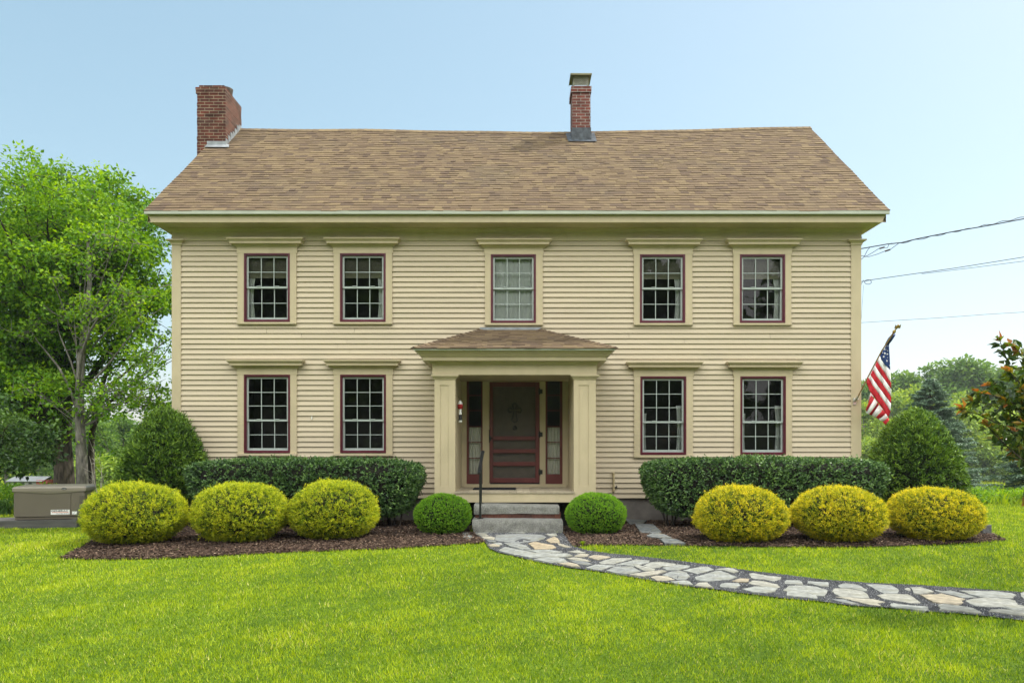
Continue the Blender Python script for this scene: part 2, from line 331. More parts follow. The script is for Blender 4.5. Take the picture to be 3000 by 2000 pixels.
M['magleaf'] = leafmat('bronze_green_leaf', [(0, (.018, .04, .01, 1)), (.45, (.045, .09, .015, 1)), (.76, (.15, .20, .02, 1)), (.84, (.36, .20, .04, 1)), (1, (.36, .12, .04, 1))], .35, .35, .5)
M['grass'] = leafmat('grass_blade', [(0, (.05, .12, .010, 1)), (.35, (.17, .28, .008, 1)), (.6, (.32, .43, .008, 1)), (.88, (.50, .56, .03, 1)), (1, (.60, .54, .18, 1))], .35, .5)
M['strap'] = leafmat('strap_leaf', [(0, (.03, .08, .015, 1)), (1, (.09, .19, .03, 1))], .3, .4, .45)
M['core'] = mat('shrub_core_shade', (.012, .012, .007, 1), .95, .4, 25, .8, 30)  # near-black core colour paints the shade deep between the leaves
M['chips'] = tintmat('bark_mulch_chip', [(0, (.022, .015, .011, 1)), (.45, (.075, .048, .034, 1)), (.8, (.16, .105, .072, 1)), (1, (.36, .27, .19, 1))], .9, .3, 80)
M['pebble'] = tintmat('dark_gravel_stone', [(0, (.04, .042, .045, 1)), (.6, (.11, .115, .12, 1)), (1, (.34, .34, .34, 1))], .85, .2, 60)
def groundmat(name, stops, s1=.35, s2=30, bump=.6):
    m = bpy.data.materials.new(name); m.use_nodes = True; nt = m.node_tree; N = nt.nodes; Lk = nt.links; b = N['Principled BSDF']
    b.inputs['Roughness'].default_value = .95; b.inputs['Specular IOR Level'].default_value = .1
    tc = N.new('ShaderNodeTexCoord'); a = N.new('ShaderNodeTexNoise'); a.inputs['Scale'].default_value = s1; a.inputs['Detail'].default_value = 5
    c = N.new('ShaderNodeTexNoise'); c.inputs['Scale'].default_value = s2; c.inputs['Detail'].default_value = 8
    Lk.new(tc.outputs['Object'], a.inputs['Vector']); Lk.new(tc.outputs['Object'], c.inputs['Vector'])
    mm = N.new('ShaderNodeMath'); mm.operation = 'ADD'; Lk.new(a.outputs[0], mm.inputs[0]); Lk.new(c.outputs[0], mm.inputs[1])
    h = N.new('ShaderNodeMath'); h.operation = 'MULTIPLY'; h.inputs[1].default_value = .5; Lk.new(mm.outputs[0], h.inputs[0])
    r = ramp(N, stops); Lk.new(h.outputs[0], r.inputs[0]); Lk.new(r.outputs[0], b.inputs['Base Color'])
    bp = N.new('ShaderNodeBump'); bp.inputs['Strength'].default_value = bump; bp.inputs['Distance'].default_value = .02; Lk.new(c.outputs[0], bp.inputs['Height']); Lk.new(bp.outputs[0], b.inputs['Normal'])
    return m
M['lawn'] = groundmat('lawn_ground', [(.35, (.03, .055, .006, 1)), (.5, (.07, .12, .008, 1)), (.62, (.13, .19, .014, 1))])
M['mulch'] = groundmat('mulch_ground', [(.35, (.015, .009, .007, 1)), (.6, (.05, .03, .022, 1))], 3, 60)
M['gravel'] = groundmat('gravel_ground', [(.4, (.02, .021, .024, 1)), (.6, (.08, .083, .09, 1))], 3, 90)

# ------------------------------------------------------------------ ground, beds, path
def pip(poly, x, y):
    inside = np.zeros(x.shape, bool); n = len(poly)
    for i in range(n):
        x1, y1 = poly[i]; x2, y2 = poly[(i + 1) % n]
        c = ((y1 > y) != (y2 > y)) & (x < (x2 - x1) * (y - y1) / (y2 - y1 + 1e-12) + x1); inside ^= c
    return inside
def axis(lo, hi, step, far, growth=1.18):
    a = list(np.arange(lo, hi + 1e-6, step)); s = step
    while a[-1] < far: s *= growth; a.append(a[-1] + s)
    s = step
    while a[0] > -far: s *= growth; a.insert(0, a[0] - s)
    return np.array(a)
gx = axis(-14, 14, .5, 900); gy = axis(-3, 24, .5, 900)
mb = MB(); mb.grid([[(x, y, float(gz(x, y))) for x in gx] for y in gy])
tag(mb.build('lawn', M['lawn']), kind='structure')

left_bed = [G(172, 1636), G(238, 1640.5), G(340, 1641), G(476, 1638), G(612, 1631), G(800, 1621), G(1000, 1614), G(1148, 1609), G(1290, 1600), G(1416, 1592),
            G(1424, 1592), G(1387, 1562), (-.75, 13.0), (-.75, 15.1), (-6.5, 15.1), (-6.5, 16.2), (-7.5, 16.0), (-7.6, 14.6), (-7.0, 13.4), G(262, 1590), G(218, 1614)]
right_bed = [G(1648, 1562), G(1675, 1600), G(1700, 1604), G(1720, 1599), G(1839, 1597.6), G(2018, 1600), G(2167, 1602), G(2450, 1605), G(2559, 1603), G(2719, 1598), G(2878, 1591), G(2948, 1583),
             G(2912, 1566), (7.8, 13.4), (8.2, 14.6), (8.1, 16), (6.6, 16.4), (6.6, 15.1), (.78, 15.1), (.78, 13.0)]
path_low = [(1387, 1562), (1424, 1592), (1434, 1609), (1462, 1620), (1509, 1631), (1551, 1643), (1604, 1653), (1668, 1665), (1764, 1677), (1842, 1692), (1964, 1711), (2036, 1722), (2108, 1731), (2204, 1744), (2308, 1757), (2398, 1764), (2495, 1777), (2597, 1783), (2722, 1796), (2811, 1800), (2889, 1808), (3000, 1822), (3400, 1872)]
path_up = [(3400, 1768), (3000, 1738), (2804, 1724), (2702, 1717), (2529, 1709), (2410, 1700), (2300, 1686), (2193, 1674), (2119, 1662), (1991, 1645), (1885, 1633), (1785, 1623), (1721, 1614), (1675, 1600), (1648, 1562)]
path_poly = [G(*p) for p in path_low + path_up]
def sheet(name, poly, lift, m, jit=.0):
    """a thin sheet following the ground: ears are cut by a dense scan of strips"""
    xs = [p[0] for p in poly]; ys = [p[1] for p in poly]
    import bmesh
    bm = bmesh.new(); vs = []
    n = len(poly)
    for i in range(n):
        a = poly[i]; b = poly[(i + 1) % n]; L = math.hypot(a[0] - b[0], a[1] - b[1]); k = max(1, int(L / .12))
        for j in range(k):
            t = j / k; vs.append(bm.verts.new((a[0] + (b[0] - a[0]) * t + random.uniform(-jit, jit), a[1] + (b[1] - a[1]) * t + random.uniform(-jit, jit), 0)))
    f = bm.faces.new(vs); bmesh.ops.triangulate(bm, faces=[f])
    bmesh.ops.subdivide_edges(bm, edges=[e for e in bm.edges if e.calc_length() > .9], cuts=2, use_grid_fill=True)
    bmesh.ops.triangulate(bm, faces=bm.faces[:])
    for v in bm.verts: v.co.z = float(gz(v.co.x, v.co.y)) + lift
    me = bpy.data.meshes.new(name); bm.to_mesh(me); bm.free(); me.materials.append(m)
    if me.polygons and sum(p.normal.z for p in me.polygons) < 0: me.flip_normals()
    return link(bpy.data.objects.new(name, me))
tag(sheet('planting_bed', left_bed, .012, M['mulch'], .012), kind='structure')
tag(sheet('planting_bed', right_bed, .012, M['mulch'], .012), kind='structure')
tag(sheet('garden_path', path_poly, .016, M['gravel'], .012), kind='structure')

HX0, HX1 = WX(506), WX(2521); HD = 21.95
def blocked(x, y, edge=0.0):
    jx = x + .025 * np.sin(x * 37 + y * 23) + RNG.normal(0, .022, x.shape); jy = y + .025 * np.sin(x * 29 - y * 41) + RNG.normal(0, .022, x.shape)
    b = pip(left_bed, jx, jy) | pip(right_bed, jx, jy) | pip(path_poly, jx, jy)
    b |= (x > HX0) & (x < HX1) & (y > 15.0) & (y < HD)
    b |= (x > -9.7) & (x < -7.55) & (y > 13.62) & (y < 14.9)
    return b
def lawn_blades():
    n = 620000
    u = RNG.uniform(0, 1, n); d = (2.0 + u * (math.sqrt(23) - 2.0)) ** 2         # denser near the viewer
    x = RNG.uniform(-.82, .82, n) * d; y = d + 0 * x
    k = ~blocked(x, y) & (y > 4.0); x = x[k]; y = y[k]; d = d[k]; n = len(x)
    z = gz(x, y) - .004
    pn = lump(np.stack([x, y, 0 * x], 1), .55); pn2 = lump(np.stack([x + 31, y, 0 * x], 1), 2.6); pn3 = lump(np.stack([x, y + 57, 0 * x], 1), 6.5)
    pn4 = lump(np.stack([x + 9, y - 4, 0 * x], 1), 15.0)
    sc = (d / 6) ** .62
    h = (.020 + RNG.uniform(0, .018, n) + (.006 * pn2 + .009 * pn4)) * sc ** .6; h = np.maximum(h, .015); w = (.0052 + RNG.uniform(0, .004, n)) * sc
    a = RNG.uniform(0, 2 * np.pi, n); lean = RNG.uniform(.1, .95, n) * h; la = RNG.uniform(0, 2 * np.pi, n)
    B = np.stack([x, y, z], 1); S = np.stack([np.cos(a), np.sin(a), 0 * a], 1) * w[:, None]
    T = B + np.stack([np.cos(la) * lean, np.sin(la) * lean, h], 1)
    V = np.empty((n, 3, 3)); V[:, 0] = B - S / 2; V[:, 1] = B + S / 2; V[:, 2] = T
    t = .45 + .10 * pn + .12 * pn2 + .13 * pn3 + .13 * pn4 + RNG.normal(0, .21, n); dry = RNG.uniform(size=n) < (.02 + .05 * (pn2 > .75)); t = np.clip(t, 0, .86); t[dry] = 1
    o = raw_mesh('grass', V.reshape(-1, 3), 3, M['grass'], t)
    tag(o, 'short bright green mown lawn grass around the house', 'grass', kind='stuff')
lawn_blades()
def scatter_bed(polys, n, L, W, H, m, name, label, cat, dens=1):
    allv = []; allt = []
    for poly in polys:
        xs = [p[0] for p in poly]; ys = [p[1] for p in poly]; A = (max(xs) - min(xs)) * (max(ys) - min(ys))
        k = int(n * A); x = RNG.uniform(min(xs), max(xs), k); y = RNG.uniform(min(ys), max(ys), k)
        q = pip(poly, x, y); x = x[q]; y = y[q]; k = len(x)
        z = gz(x, y) + .014 + RNG.uniform(0, H, k)
        a = RNG.uniform(0, 6.283, k); tl = RNG.normal(0, .22, k)
        D = np.stack([np.cos(a), np.sin(a), tl], 1) * (L * RNG.uniform(.5, 1.5, k))[:, None]
        S = np.stack([-np.sin(a), np.cos(a), RNG.normal(0, .4, k)], 1) * (W * RNG.uniform(.5, 1.4, k))[:, None]
        B = np.stack([x, y, z], 1); V = np.empty((k, 4, 3))
        V[:, 0] = B - D / 2 - S * .4; V[:, 1] = B + D / 2 - S * .5; V[:, 2] = B + D * .4 + S / 2; V[:, 3] = B - D * .5 + S * .45
        allv.append(V.reshape(-1, 3)); allt.append(np.clip(RNG.normal(.42, .26, k), 0, 1))
    o = raw_mesh(name, np.concatenate(allv), 4, m, np.concatenate(allt)); return tag(o, label, cat, kind='stuff')
scatter_bed([left_bed, right_bed], 2600, .035, .010, .022, M['chips'], 'bark_mulch', 'brown shredded bark mulch covering the planting beds', 'mulch')
def pebbles():
    xs = [p[0] for p in path_poly]; ys = [p[1] for p in path_poly]
    n = 150000; x = RNG.uniform(min(xs), max(xs), n); y = RNG.uniform(min(ys), max(ys), n); q = pip(path_poly, x, y); x = x[q]; y = y[q]; n = len(x)
    on = np.zeros(n, bool)
    for (a_, b_, c_), pts, _, _ in ST: on |= pip([G(*p) for p in fs(a_, b_, c_, pts)], x, y)
    x = x[~on]; y = y[~on]; n = len(x)
    r = RNG.uniform(.003, .0085, n); c = np.stack([x, y, gz(x, y) + .016 + r * .4], 1); a = RNG.uniform(0, 6.28, n)
    V = np.empty((n, 4, 3, 3)); ang = a[:, None] + np.array([0, 2.1, 4.2])[None]
    base = c[:, None, :] + np.stack([np.cos(ang) * r[:, None], np.sin(ang) * r[:, None], -.4 * r[:, None] + 0 * ang], 2)
    top = c + np.stack([RNG.normal(0, .3, n) * r, RNG.normal(0, .3, n) * r, r * .8], 1)
    for k in range(3): V[:, k, 0] = base[:, k]; V[:, k, 1] = base[:, (k + 1) % 3]; V[:, k, 2] = top
    V[:, 3, 0] = base[:, 0]; V[:, 3, 1] = base[:, 2]; V[:, 3, 2] = base[:, 1]
    t = np.repeat(np.clip(RNG.normal(.45, .28, n), 0, 1), 4)
    tag(raw_mesh('path_gravel', V.reshape(-1, 3), 3, M['pebble'], t), 'fine dark grey gravel between the flagstones of the path', 'gravel', kind='stuff')
# flagstones: outlines measured in three crops of the photograph, laid on the ground with real thickness
def fs(ox, oy, s, pts): return [(ox + x / s, oy + y / s) for x, y in pts]
A_ = (1360, 1530, 4.704); B_ = (1800, 1620, 4.704); C_ = (2240, 1680, 5.88); D_ = (2600, 1690, 5.88); E_ = (1750, 1300, 3.36)
ST = [
 (A_, [(425,195),(600,180),(860,178),(1080,185),(1135,215),(1110,240),(1010,270),(860,285),(740,308),(600,290),(410,265)], .36, 'broad blue grey flagstone lying just below the granite steps, widest there'),
 (A_, [(880,310),(980,285),(1060,305),(1230,335),(1275,370),(1170,388),(970,390),(930,350)], .97, 'honey tan flagstone right below the broad blue grey slab at the steps'),
 (A_, [(1125,265),(1240,210),(1290,235),(1325,300),(1180,300)], .93, 'tan wedge flagstone right of the broad blue slab, beside the mulch'),
 (A_, [(1280,305),(1350,320),(1480,360),(1380,362),(1300,335)], .8, 'thin beige sliver stone pointing right into mulch below tan wedge'),
 (A_, [(540,305),(720,310),(850,335),(925,388),(800,392),(640,355)], .45, 'grey flagstone left of the honey tan stone, under the broad slab'),
 (A_, [(465,400),(560,350),(730,385),(850,405),(1010,440),(800,460),(700,468),(540,430)], .48, 'large pale grey flagstone at the left bend where path meets lawn'),
 (A_, [(830,398),(1180,395),(1370,420),(1300,435),(1040,438)], .5, 'long thin grey flagstone directly under the honey tan stone'),
 (A_, [(740,470),(990,440),(1200,452),(1430,452),(1510,485),(1390,500),(1150,495),(920,508)], .55, 'long whitish flagstone in the second row under the honey tan stone'),
 (A_, [(950,535),(1080,505),(1290,500),(1380,525),(1440,570),(1250,575),(1170,578)], .5, 'pale grey oval flagstone at lawn edge below the long whitish one'),
 (A_, [(1280,585),(1450,578),(1550,600),(1600,638),(1470,630)], .85, 'cream flagstone at lawn edge right of the pale grey oval one'),
 (A_, [(1400,515),(1500,502),(1640,520),(1760,555),(1690,558),(1540,545)], .72, 'slim cream flagstone slanting right, above the grey weathered one'),
 (A_, [(1440,535),(1560,548),(1690,565),(1770,595),(1700,610),(1560,595)], .3, 'weathered mid grey flagstone under the slim slanting cream one'),
 (A_, [(1430,425),(1560,405),(1680,440),(1560,445)], .65, 'small beige flagstone on the upper gravel edge, nearest the green tuft'),
 (A_, [(1510,490),(1600,450),(1720,460),(1700,490),(1600,500)], .78, 'small tan flagstone below the little beige one near the tuft'),
 (A_, [(1705,500),(1780,475),(1900,480),(2020,500),(1900,530),(1830,540)], .85, 'cream five sided flagstone on upper gravel edge, right of small tan'),
 (A_, [(1845,575),(1960,540),(2050,515),(2310,512),(2320,525),(2180,560),(2050,600),(1880,592)], .6, 'pale flagstone with tan streak, right of the cream five sided one'),
 (A_, [(1670,640),(1800,600),(1900,600),(2080,615),(1890,678),(1780,665)], .5, 'blue white flagstone at lawn edge, left of the big plain grey one'),
 (A_, [(145,175),(250,160),(340,200),(230,205)], .7, 'small cream stone left of the broad blue slab, nearer the green ball'),
 (A_, [(235,210),(370,205),(425,225),(410,260),(270,240)], .75, 'small yellow grey stone touching left end of the broad blue slab'),
 (A_, [(110,90),(200,85),(280,115),(170,125)], .55, 'small pale stone at the left foot of the lowest granite step'),
 (A_, [(160,150),(270,130),(340,155),(300,168),(200,165)], .5, 'small olive grey stone between the step foot and small cream stone'),
 (A_, [(1125,180),(1270,160),(1280,200),(1180,205)], .62, 'small square stone under the right corner of the lowest granite step'),
 (A_, [(310,262),(430,275),(440,292),(340,285)], .3, 'narrow blue grey chip under the left end of the broad blue slab'),
 (A_, [(400,300),(520,305),(530,330),(450,330)], .55, 'small grey stone between narrow blue chip and cream pebble stone'),
 (A_, [(325,330),(400,312),(490,335),(480,355),(360,350)], .85, 'small cream stone where lawn corner meets the path near the steps'),
 (A_, [(570,140),(720,145),(850,155),(830,165),(640,158)], .6, 'thin pale sliver between the lowest granite step and broad blue slab'),
 (A_, [(-20,150),(60,135),(80,170),(20,190),(-30,185)], .2, 'small dark rock in mulch at the foot of the left green ball'),
 (A_, [(-20,205),(60,188),(110,195),(130,225),(60,245),(-10,240)], .35, 'flat brown grey rock in mulch below the small dark rock'),
 (B_, [(0,180),(170,140),(300,105),(490,125),(490,145),(340,185),(270,205),(130,180),(20,190)], .5, 'bluish white flagstone pointing left, above the big plain grey one'),
 (B_, [(-120,267),(10,210),(240,210),(370,275),(250,300),(150,310),(20,300)], .42, 'big plain grey flagstone at the lawn edge under the bluish white one'),
 (B_, [(270,200),(330,190),(560,245),(540,270),(400,265)], .62, 'narrow pale flagstone slanting down right of the big plain grey one'),
 (B_, [(400,195),(480,155),(620,140),(860,170),(780,208),(660,205),(600,228),(450,225)], .6, 'rough beige flagstone with a crack on the upper gravel edge'),
 (B_, [(650,225),(780,210),(870,180),(1050,200),(1030,220),(870,262),(720,258)], .5, 'pale grey flagstone right of the rough beige cracked one'),
 (B_, [(200,320),(430,285),(660,262),(730,278),(560,320),(400,345),(300,335)], .72, 'long cream flagstone rising right along the lawn edge'),
 (B_, [(650,320),(760,285),(900,262),(1000,290),(1050,345),(980,383),(860,385),(770,345)], .45, 'rounded grey flagstone right of the long rising cream one'),
 (B_, [(490,350),(590,330),(740,340),(840,390),(700,402),(590,400)], .8, 'smooth cream flagstone at lawn edge under the rounded grey one'),
 (B_, [(775,415),(950,395),(1030,405),(1095,462),(950,455),(830,440)], .52, 'pale triangular flagstone at lawn edge right of the smooth cream one'),
 (B_, [(940,260),(1170,208),(1310,210),(1370,250),(1240,285),(1140,308),(1030,280)], .55, 'pale grey flagstone above left of the largest mottled olive one'),
 (B_, [(1100,360),(1300,300),(1400,268),(1480,270),(1700,355),(1600,385),(1400,405),(1240,415),(1120,395)], .5, 'largest mottled olive grey domed flagstone in the middle of the path'),
 (B_, [(1385,250),(1560,230),(1650,240),(1710,275),(1640,300),(1500,262)], .6, 'small white flagstone on top right shoulder of mottled olive one'),
 (B_, [(1105,470),(1160,430),(1280,425),(1360,495),(1230,490)], .68, 'small cream flagstone at lawn edge under the mottled olive one'),
 (B_, [(1440,470),(1480,445),(1560,432),(1720,438),(1740,470),(1660,512),(1450,490)], .52, 'small grey white flagstone alone in gravel below the rusty edged one'),
 (B_, [(1620,410),(1740,375),(1860,380),(1840,425),(1700,425)], .9, 'small cream flagstone with a rusty left edge, in mid path'),
 (B_, [(1840,310),(1900,300),(2100,335),(2310,355),(2290,385),(2200,410),(2040,385),(1900,375)], .6, 'topmost of three long parallel bars of stone right of rusty stone'),
 (B_, [(1830,440),(1900,400),(2050,410),(2250,460),(2290,490),(2250,505),(2040,480)], .66, 'middle of three long parallel bars of stone right of rusty stone'),
 (B_, [(1750,520),(1940,488),(2120,490),(2250,515),(2210,560),(2080,578),(1900,565)], .55, 'lowest and whitest of three long parallel bars of stone'),
 (C_, [(335,160),(370,140),(600,150),(650,180),(665,225),(480,215),(345,205)], .52, 'small pale flagstone above the left half of the big layered grey slab'),
 (C_, [(730,205),(750,168),(900,180),(1110,185),(1105,260),(960,255),(800,215)], .5, 'small chipped flagstone above the right half of the layered grey slab'),
 (C_, [(300,325),(420,240),(660,232),(900,262),(1095,320),(1080,370),(1040,425),(880,415),(930,465),(650,440),(370,415),(380,340)], .56, 'big layered grey slab with ragged outline left of the whitest oval'),
 (C_, [(1255,240),(1390,195),(1600,220),(1770,310),(1750,345),(1500,295),(1290,280)], .48, 'sloping grey flagstone resting above the whitest smooth oval'),
 (C_, [(1160,330),(1200,285),(1400,290),(1680,325),(1780,390),(1820,460),(1600,450),(1300,430),(1200,390)], .62, 'whitest smooth oval flagstone of the whole path'),
 (C_, [(1210,430),(1450,440),(1650,460),(1880,470),(2090,525),(1940,545),(2010,590),(1800,565),(1650,530),(1450,480)], .75, 'pointed beige flagstone under the whitest smooth oval'),
 (C_, [(1150,470),(1350,475),(1650,560),(1500,560),(1280,515)], .35, 'half buried grey sliver at lawn edge below the pointed beige one'),
 (C_, [(1735,215),(1900,215),(2200,235),(2320,310),(2310,370),(2050,370),(1960,330),(1830,260)], .5, 'rough grey flagstone on the upper edge right of the whitest oval'),
 (D_, [(-197,345),(0,315),(350,330),(450,370),(590,480),(400,480),(200,450),(0,420),(-100,400)], .65, 'smooth pale flagstone with a rusty front edge left of the pink one'),
 (D_, [(300,230),(370,215),(400,250),(390,280),(310,250)], .6, 'tiny white stone at the left tip of the pale leaf shaped flagstone'),
 (D_, [(380,215),(550,210),(700,250),(800,290),(680,320),(560,335),(450,320),(440,280)], .62, 'pale leaf shaped flagstone on the upper edge above the pink one'),
 (D_, [(800,250),(950,275),(1080,258),(1250,300),(1540,385),(1280,390),(1100,340),(880,290)], .42, 'blue grey speckled flagstone slanting between pink and long pale ones'),
 (D_, [(550,340),(850,330),(930,315),(1200,380),(1340,410),(1280,430),(1320,480),(1220,520),(950,490),(780,470),(650,400)], .88, 'pinkish cracked flagstone, the only pink one in the path'),
 (D_, [(1240,265),(1500,270),(1850,280),(2150,320),(2215,350),(2170,375),(2170,410),(1950,400),(1600,380),(1400,330)], .55, 'long pale flagstone with dark hollow on upper edge at the right'),
 (D_, [(1320,440),(1480,400),(1700,385),(2050,410),(2210,440),(2250,510),(2352,530),(2450,560),(2450,600),(2150,600),(1950,550),(1700,545),(1500,530)], .6, 'widest yellow grey rough slab at the right frame edge'),
 (D_, [(1740,640),(1770,600),(2000,600),(2352,620),(2600,650),(2600,740),(2352,710),(2100,680),(1850,640)], .66, 'lowest long pale slab at the right frame edge under the rough one'),
 (D_, [(870,520),(960,500),(1250,535),(1480,575),(1640,655),(1500,660),(1200,620),(900,605)], .62, 'pale flagstone with a curved crack at lawn edge below the pink one'),
 (D_, [(35,500),(100,483),(350,520),(700,540),(720,600),(650,618),(400,590),(60,545)], .55, 'long white flagstone at lawn edge left of the curved crack one'),
 (D_, [(2285,310),(2352,290),(2600,320),(2600,430),(2352,410),(2300,370)], .58, 'cream stone cut by the right frame edge beside the long pale one'),
 (E_, [(370,812),(550,812),(635,885),(600,900),(420,888)], .14, 'largest dark slate stepping slab in the mulch right of the green ball'),
 (E_, [(480,925),(540,905),(650,910),(740,945),(600,945),(540,940)], .2, 'middle dark slate stepping slab in the right bed mulch'),
 (E_, [(615,965),(650,955),(780,965),(870,1003),(660,1005)], .1, 'lowest dark slate stepping slab in the mulch, nearest the grass'),
 (E_, [(275,760),(490,770),(450,805),(310,800)], .1, 'dark flat stone against the concrete foundation in the right bed'),
]
def chaikin(p, k=1):
    for _ in range(k):
        q = []
        for i in range(len(p)):
            a = p[i]; b = p[(i + 1) % len(p)]
            q += [(a[0] * .92 + b[0] * .08, a[1] * .92 + b[1] * .08), (a[0] * .08 + b[0] * .92, a[1] * .08 + b[1] * .92)]
        p = q
    return p
def flagstone(spec):
    (ox, oy, s), pts, tint, label = spec
    w = [G(*p) for p in fs(ox, oy, s, pts)]; cx = sum(p[0] for p in w) / len(w); cy = sum(p[1] for p in w) / len(w)
    w = [((x - cx) * .98, (y - cy) * .98) for x, y in w]; ref = []
    for i in range(len(w)):                                     # roughen the outline
        a = w[i]; b = w[(i + 1) % len(w)]; L = math.hypot(b[0] - a[0], b[1] - a[1]); k = max(1, int(L / .05))
        for j in range(k): t = j / k; ref.append((a[0] + (b[0] - a[0]) * t + random.uniform(-.006, .006), a[1] + (b[1] - a[1]) * t + random.uniform(-.006, .006)))
    w = ref; z0 = float(gz(cx, cy)); th = random.uniform(.022, .030) + (.02 if ox == 1750 else 0); tx, ty = random.uniform(-.01, .01), random.uniform(-.008, .012)
    mb = MB(); n = len(w)
    def zz(x, y, k): return float(gz(cx + x, cy + y)) - z0 + k + x * tx + y * ty
    lo = [(x * 1.01, y * 1.01, zz(x, y, -.01)) for x, y in w]; mid = [(x, y, zz(x, y, th - .005 + random.uniform(-.003, .002))) for x, y in w]
    top = [(x * .985, y * .985, zz(x, y, th)) for x, y in w]; inn = [(x * .6, y * .6, zz(x, y, th + random.uniform(-.003, .004))) for x, y in w]
    ctr = [(x * .05, y * .05, zz(x, y, th + .001)) for x, y in w]
    mb.grid([lo, mid, top, inn, ctr], 0, tint, closed=True, sm=False); mb.face(ctr, 0, tint)
    o = mb.build('flagstone', M['stone']); o.location = (cx, cy, z0)
    me = o.data
    if me.polygons[-1].normal.z < 0: me.flip_normals()
    tag(o, label, 'flagstone', 'flagstones of the garden path')
for s_ in ST: flagstone(s_)
pebbles()

# ------------------------------------------------------------------ the house
house = thing('farmhouse', 'two storey cream clapboard farmhouse with burgundy windows and brown shingle roof', 'house')
ZB, ZT = .574, 5.448                     # clapboards: bottom and top
WIN = []                                 # (burgundy x0,x1,y0,y1 ; casing x0,x1 ; sill bottom, frieze top, hood x0,x1, kind)
for i, (a, b, ca, cb, ha, hb) in enumerate([(717, 851, 698, 870, 673, 884), (997.5, 1131, 979, 1150, 956, 1166), (1438, 1570, 1421, 1590, 1397, 1605), (1873.5, 2006, 1856, 2027, 1838, 2046), (2165.5, 2298, 2147, 2316, 2128, 2339)]):
    dy = (0, 0, 3, 3, 3)[i]; WIN.append((a, b, 744 + dy, 943 + dy, ca, cb, 950 + dy, 726 + dy, 'up', i))
for i, (a, b, ca, cb) in enumerate([(717, 852, 698, 871), (998, 1132, 979, 1151), (1875, 2009, 1857, 2029), (2167, 2300, 2149, 2318)]):
    dy = (0, 0, 5, 5)[i]; WIN.append((a, b, 1098 + dy, 1325.5 + dy, ca, cb, 1334 + dy, 1080 + dy, 'low', i))
openings = [(WX(w[4]) + .01, WX(w[5]) - .01, WZ(w[6]) + .02, WZ(w[7])) for w in WIN]
openings.append((-1.36, 1.38, 0, 3.02))
NB = 50; EXP = (ZT - ZB) / NB; LIP = .029
def boards(mb, xa, xb, z0, z1, opens, yw, tr=lambda x, y, z: (x, y, z), lim=None):
    n = int(round((z1 - z0) / EXP))
    for k in range(n):
        a = z0 + k * EXP; b = a + EXP
        x0, x1 = (xa, xb) if lim is None else lim(a)
        if x1 - x0 < .1: continue
        segs = [(x0, x1)]; cuts = []
        for ox0, ox1, oz0, oz1 in opens:
            if oz1 > a and oz0 < b:
                ns = []
                for s0, s1 in segs:
                    if ox1 <= s0 or ox0 >= s1: ns.append((s0, s1)); continue
                    if ox0 > s0: ns.append((s0, ox0))
                    if ox1 < s1: ns.append((ox1, s1))
                    cuts.append((max(s0, ox0), min(s1, ox1), oz0, oz1))
                segs = ns
        w1 = random.uniform(-.0018, .0018); w2 = random.uniform(-.003, .003)
        def prof(zv): return yw - .002 - LIP * (1 - (zv - a) / EXP)
        def piece(s0, s1, za, zb, lip=True):
            t = random.gauss(.5, .16)
            m_ = max(1, int((s1 - s0) / 1.1)); xs = [s0 + (s1 - s0) * i / m_ for i in range(m_ + 1)]
            wav = lambda x: .0012 * math.sin(x * 1.7 + k * 2.1) + w1 * math.sin(x * .5 + k)
            for i in range(m_):
                p, q = xs[i], xs[i + 1]
                mb.face([tr(p, prof(za), za + wav(p)), tr(q, prof(za), za + wav(q)), tr(q, prof(zb), zb + .004 + wav(q)), tr(p, prof(zb), zb + .004 + wav(p))], 0, t)
                if lip: mb.face([tr(p, yw + .02, za + wav(p)), tr(q, yw + .02, za + wav(q)), tr(q, prof(za), za + wav(q)), tr(p, prof(za), za + wav(p))], 0, t)
        for s0, s1 in segs:
            cutp = [s0]                                          # butt joints between board lengths
            while s1 - cutp[-1] > 3.6 and random.random() < .75: cutp.append(cutp[-1] + random.uniform(1.4, 3.4))
            cutp.append(s1)
            for i in range(len(cutp) - 1): piece(cutp[i] + (.004 if i else 0), cutp[i + 1], a, b)
        for s0, s1, oz0, oz1 in cuts:
            if oz0 > a + .005: piece(s0, s1, a, oz0)
            if oz1 < b - .005: piece(s0, s1, oz1, b, False)
mb = MB()
boards(mb, HX0 + .15, HX1 - .15, ZB, ZT, openings, WD)
RY0, RZ0, RYR, RZR = 14.55, 5.86, 18.5, 8.93; RS = (RZR - RZ0) / (RYR - RY0)
for side in (-1, 1):
    xw = HX0 if side < 0 else HX1
    tr = (lambda x, y, z: (xw + (WD - y) * side, x, z))
    boards(mb, WD + .1, HD - .1, ZB, 5.4, [], WD, tr)
    boards(mb, WD, HD, 5.4, 8.6, [], WD, tr, lim=lambda z: (max(WD, RY0 + (z - RZ0) / RS + .25), min(HD, 2 * RYR - RY0 - (z - RZ0) / RS - .25)))
mb.box(HX0 + .05, HX1 - .05, HD - .1, HD, .3, 5.8, 0)
mb.build('siding', M['siding'], house)
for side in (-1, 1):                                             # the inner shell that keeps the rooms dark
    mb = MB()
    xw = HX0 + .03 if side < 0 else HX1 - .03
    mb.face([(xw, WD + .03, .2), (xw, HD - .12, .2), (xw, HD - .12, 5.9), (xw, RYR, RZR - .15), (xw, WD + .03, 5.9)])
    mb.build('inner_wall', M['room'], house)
mb = MB()
mb.box(HX0 + .04, -1.0, WD + .02, WD + .3, -.2, ZB + .02); mb.box(1.0, HX1 - .04, WD + .02, WD + .3, -.2, ZB + .02)
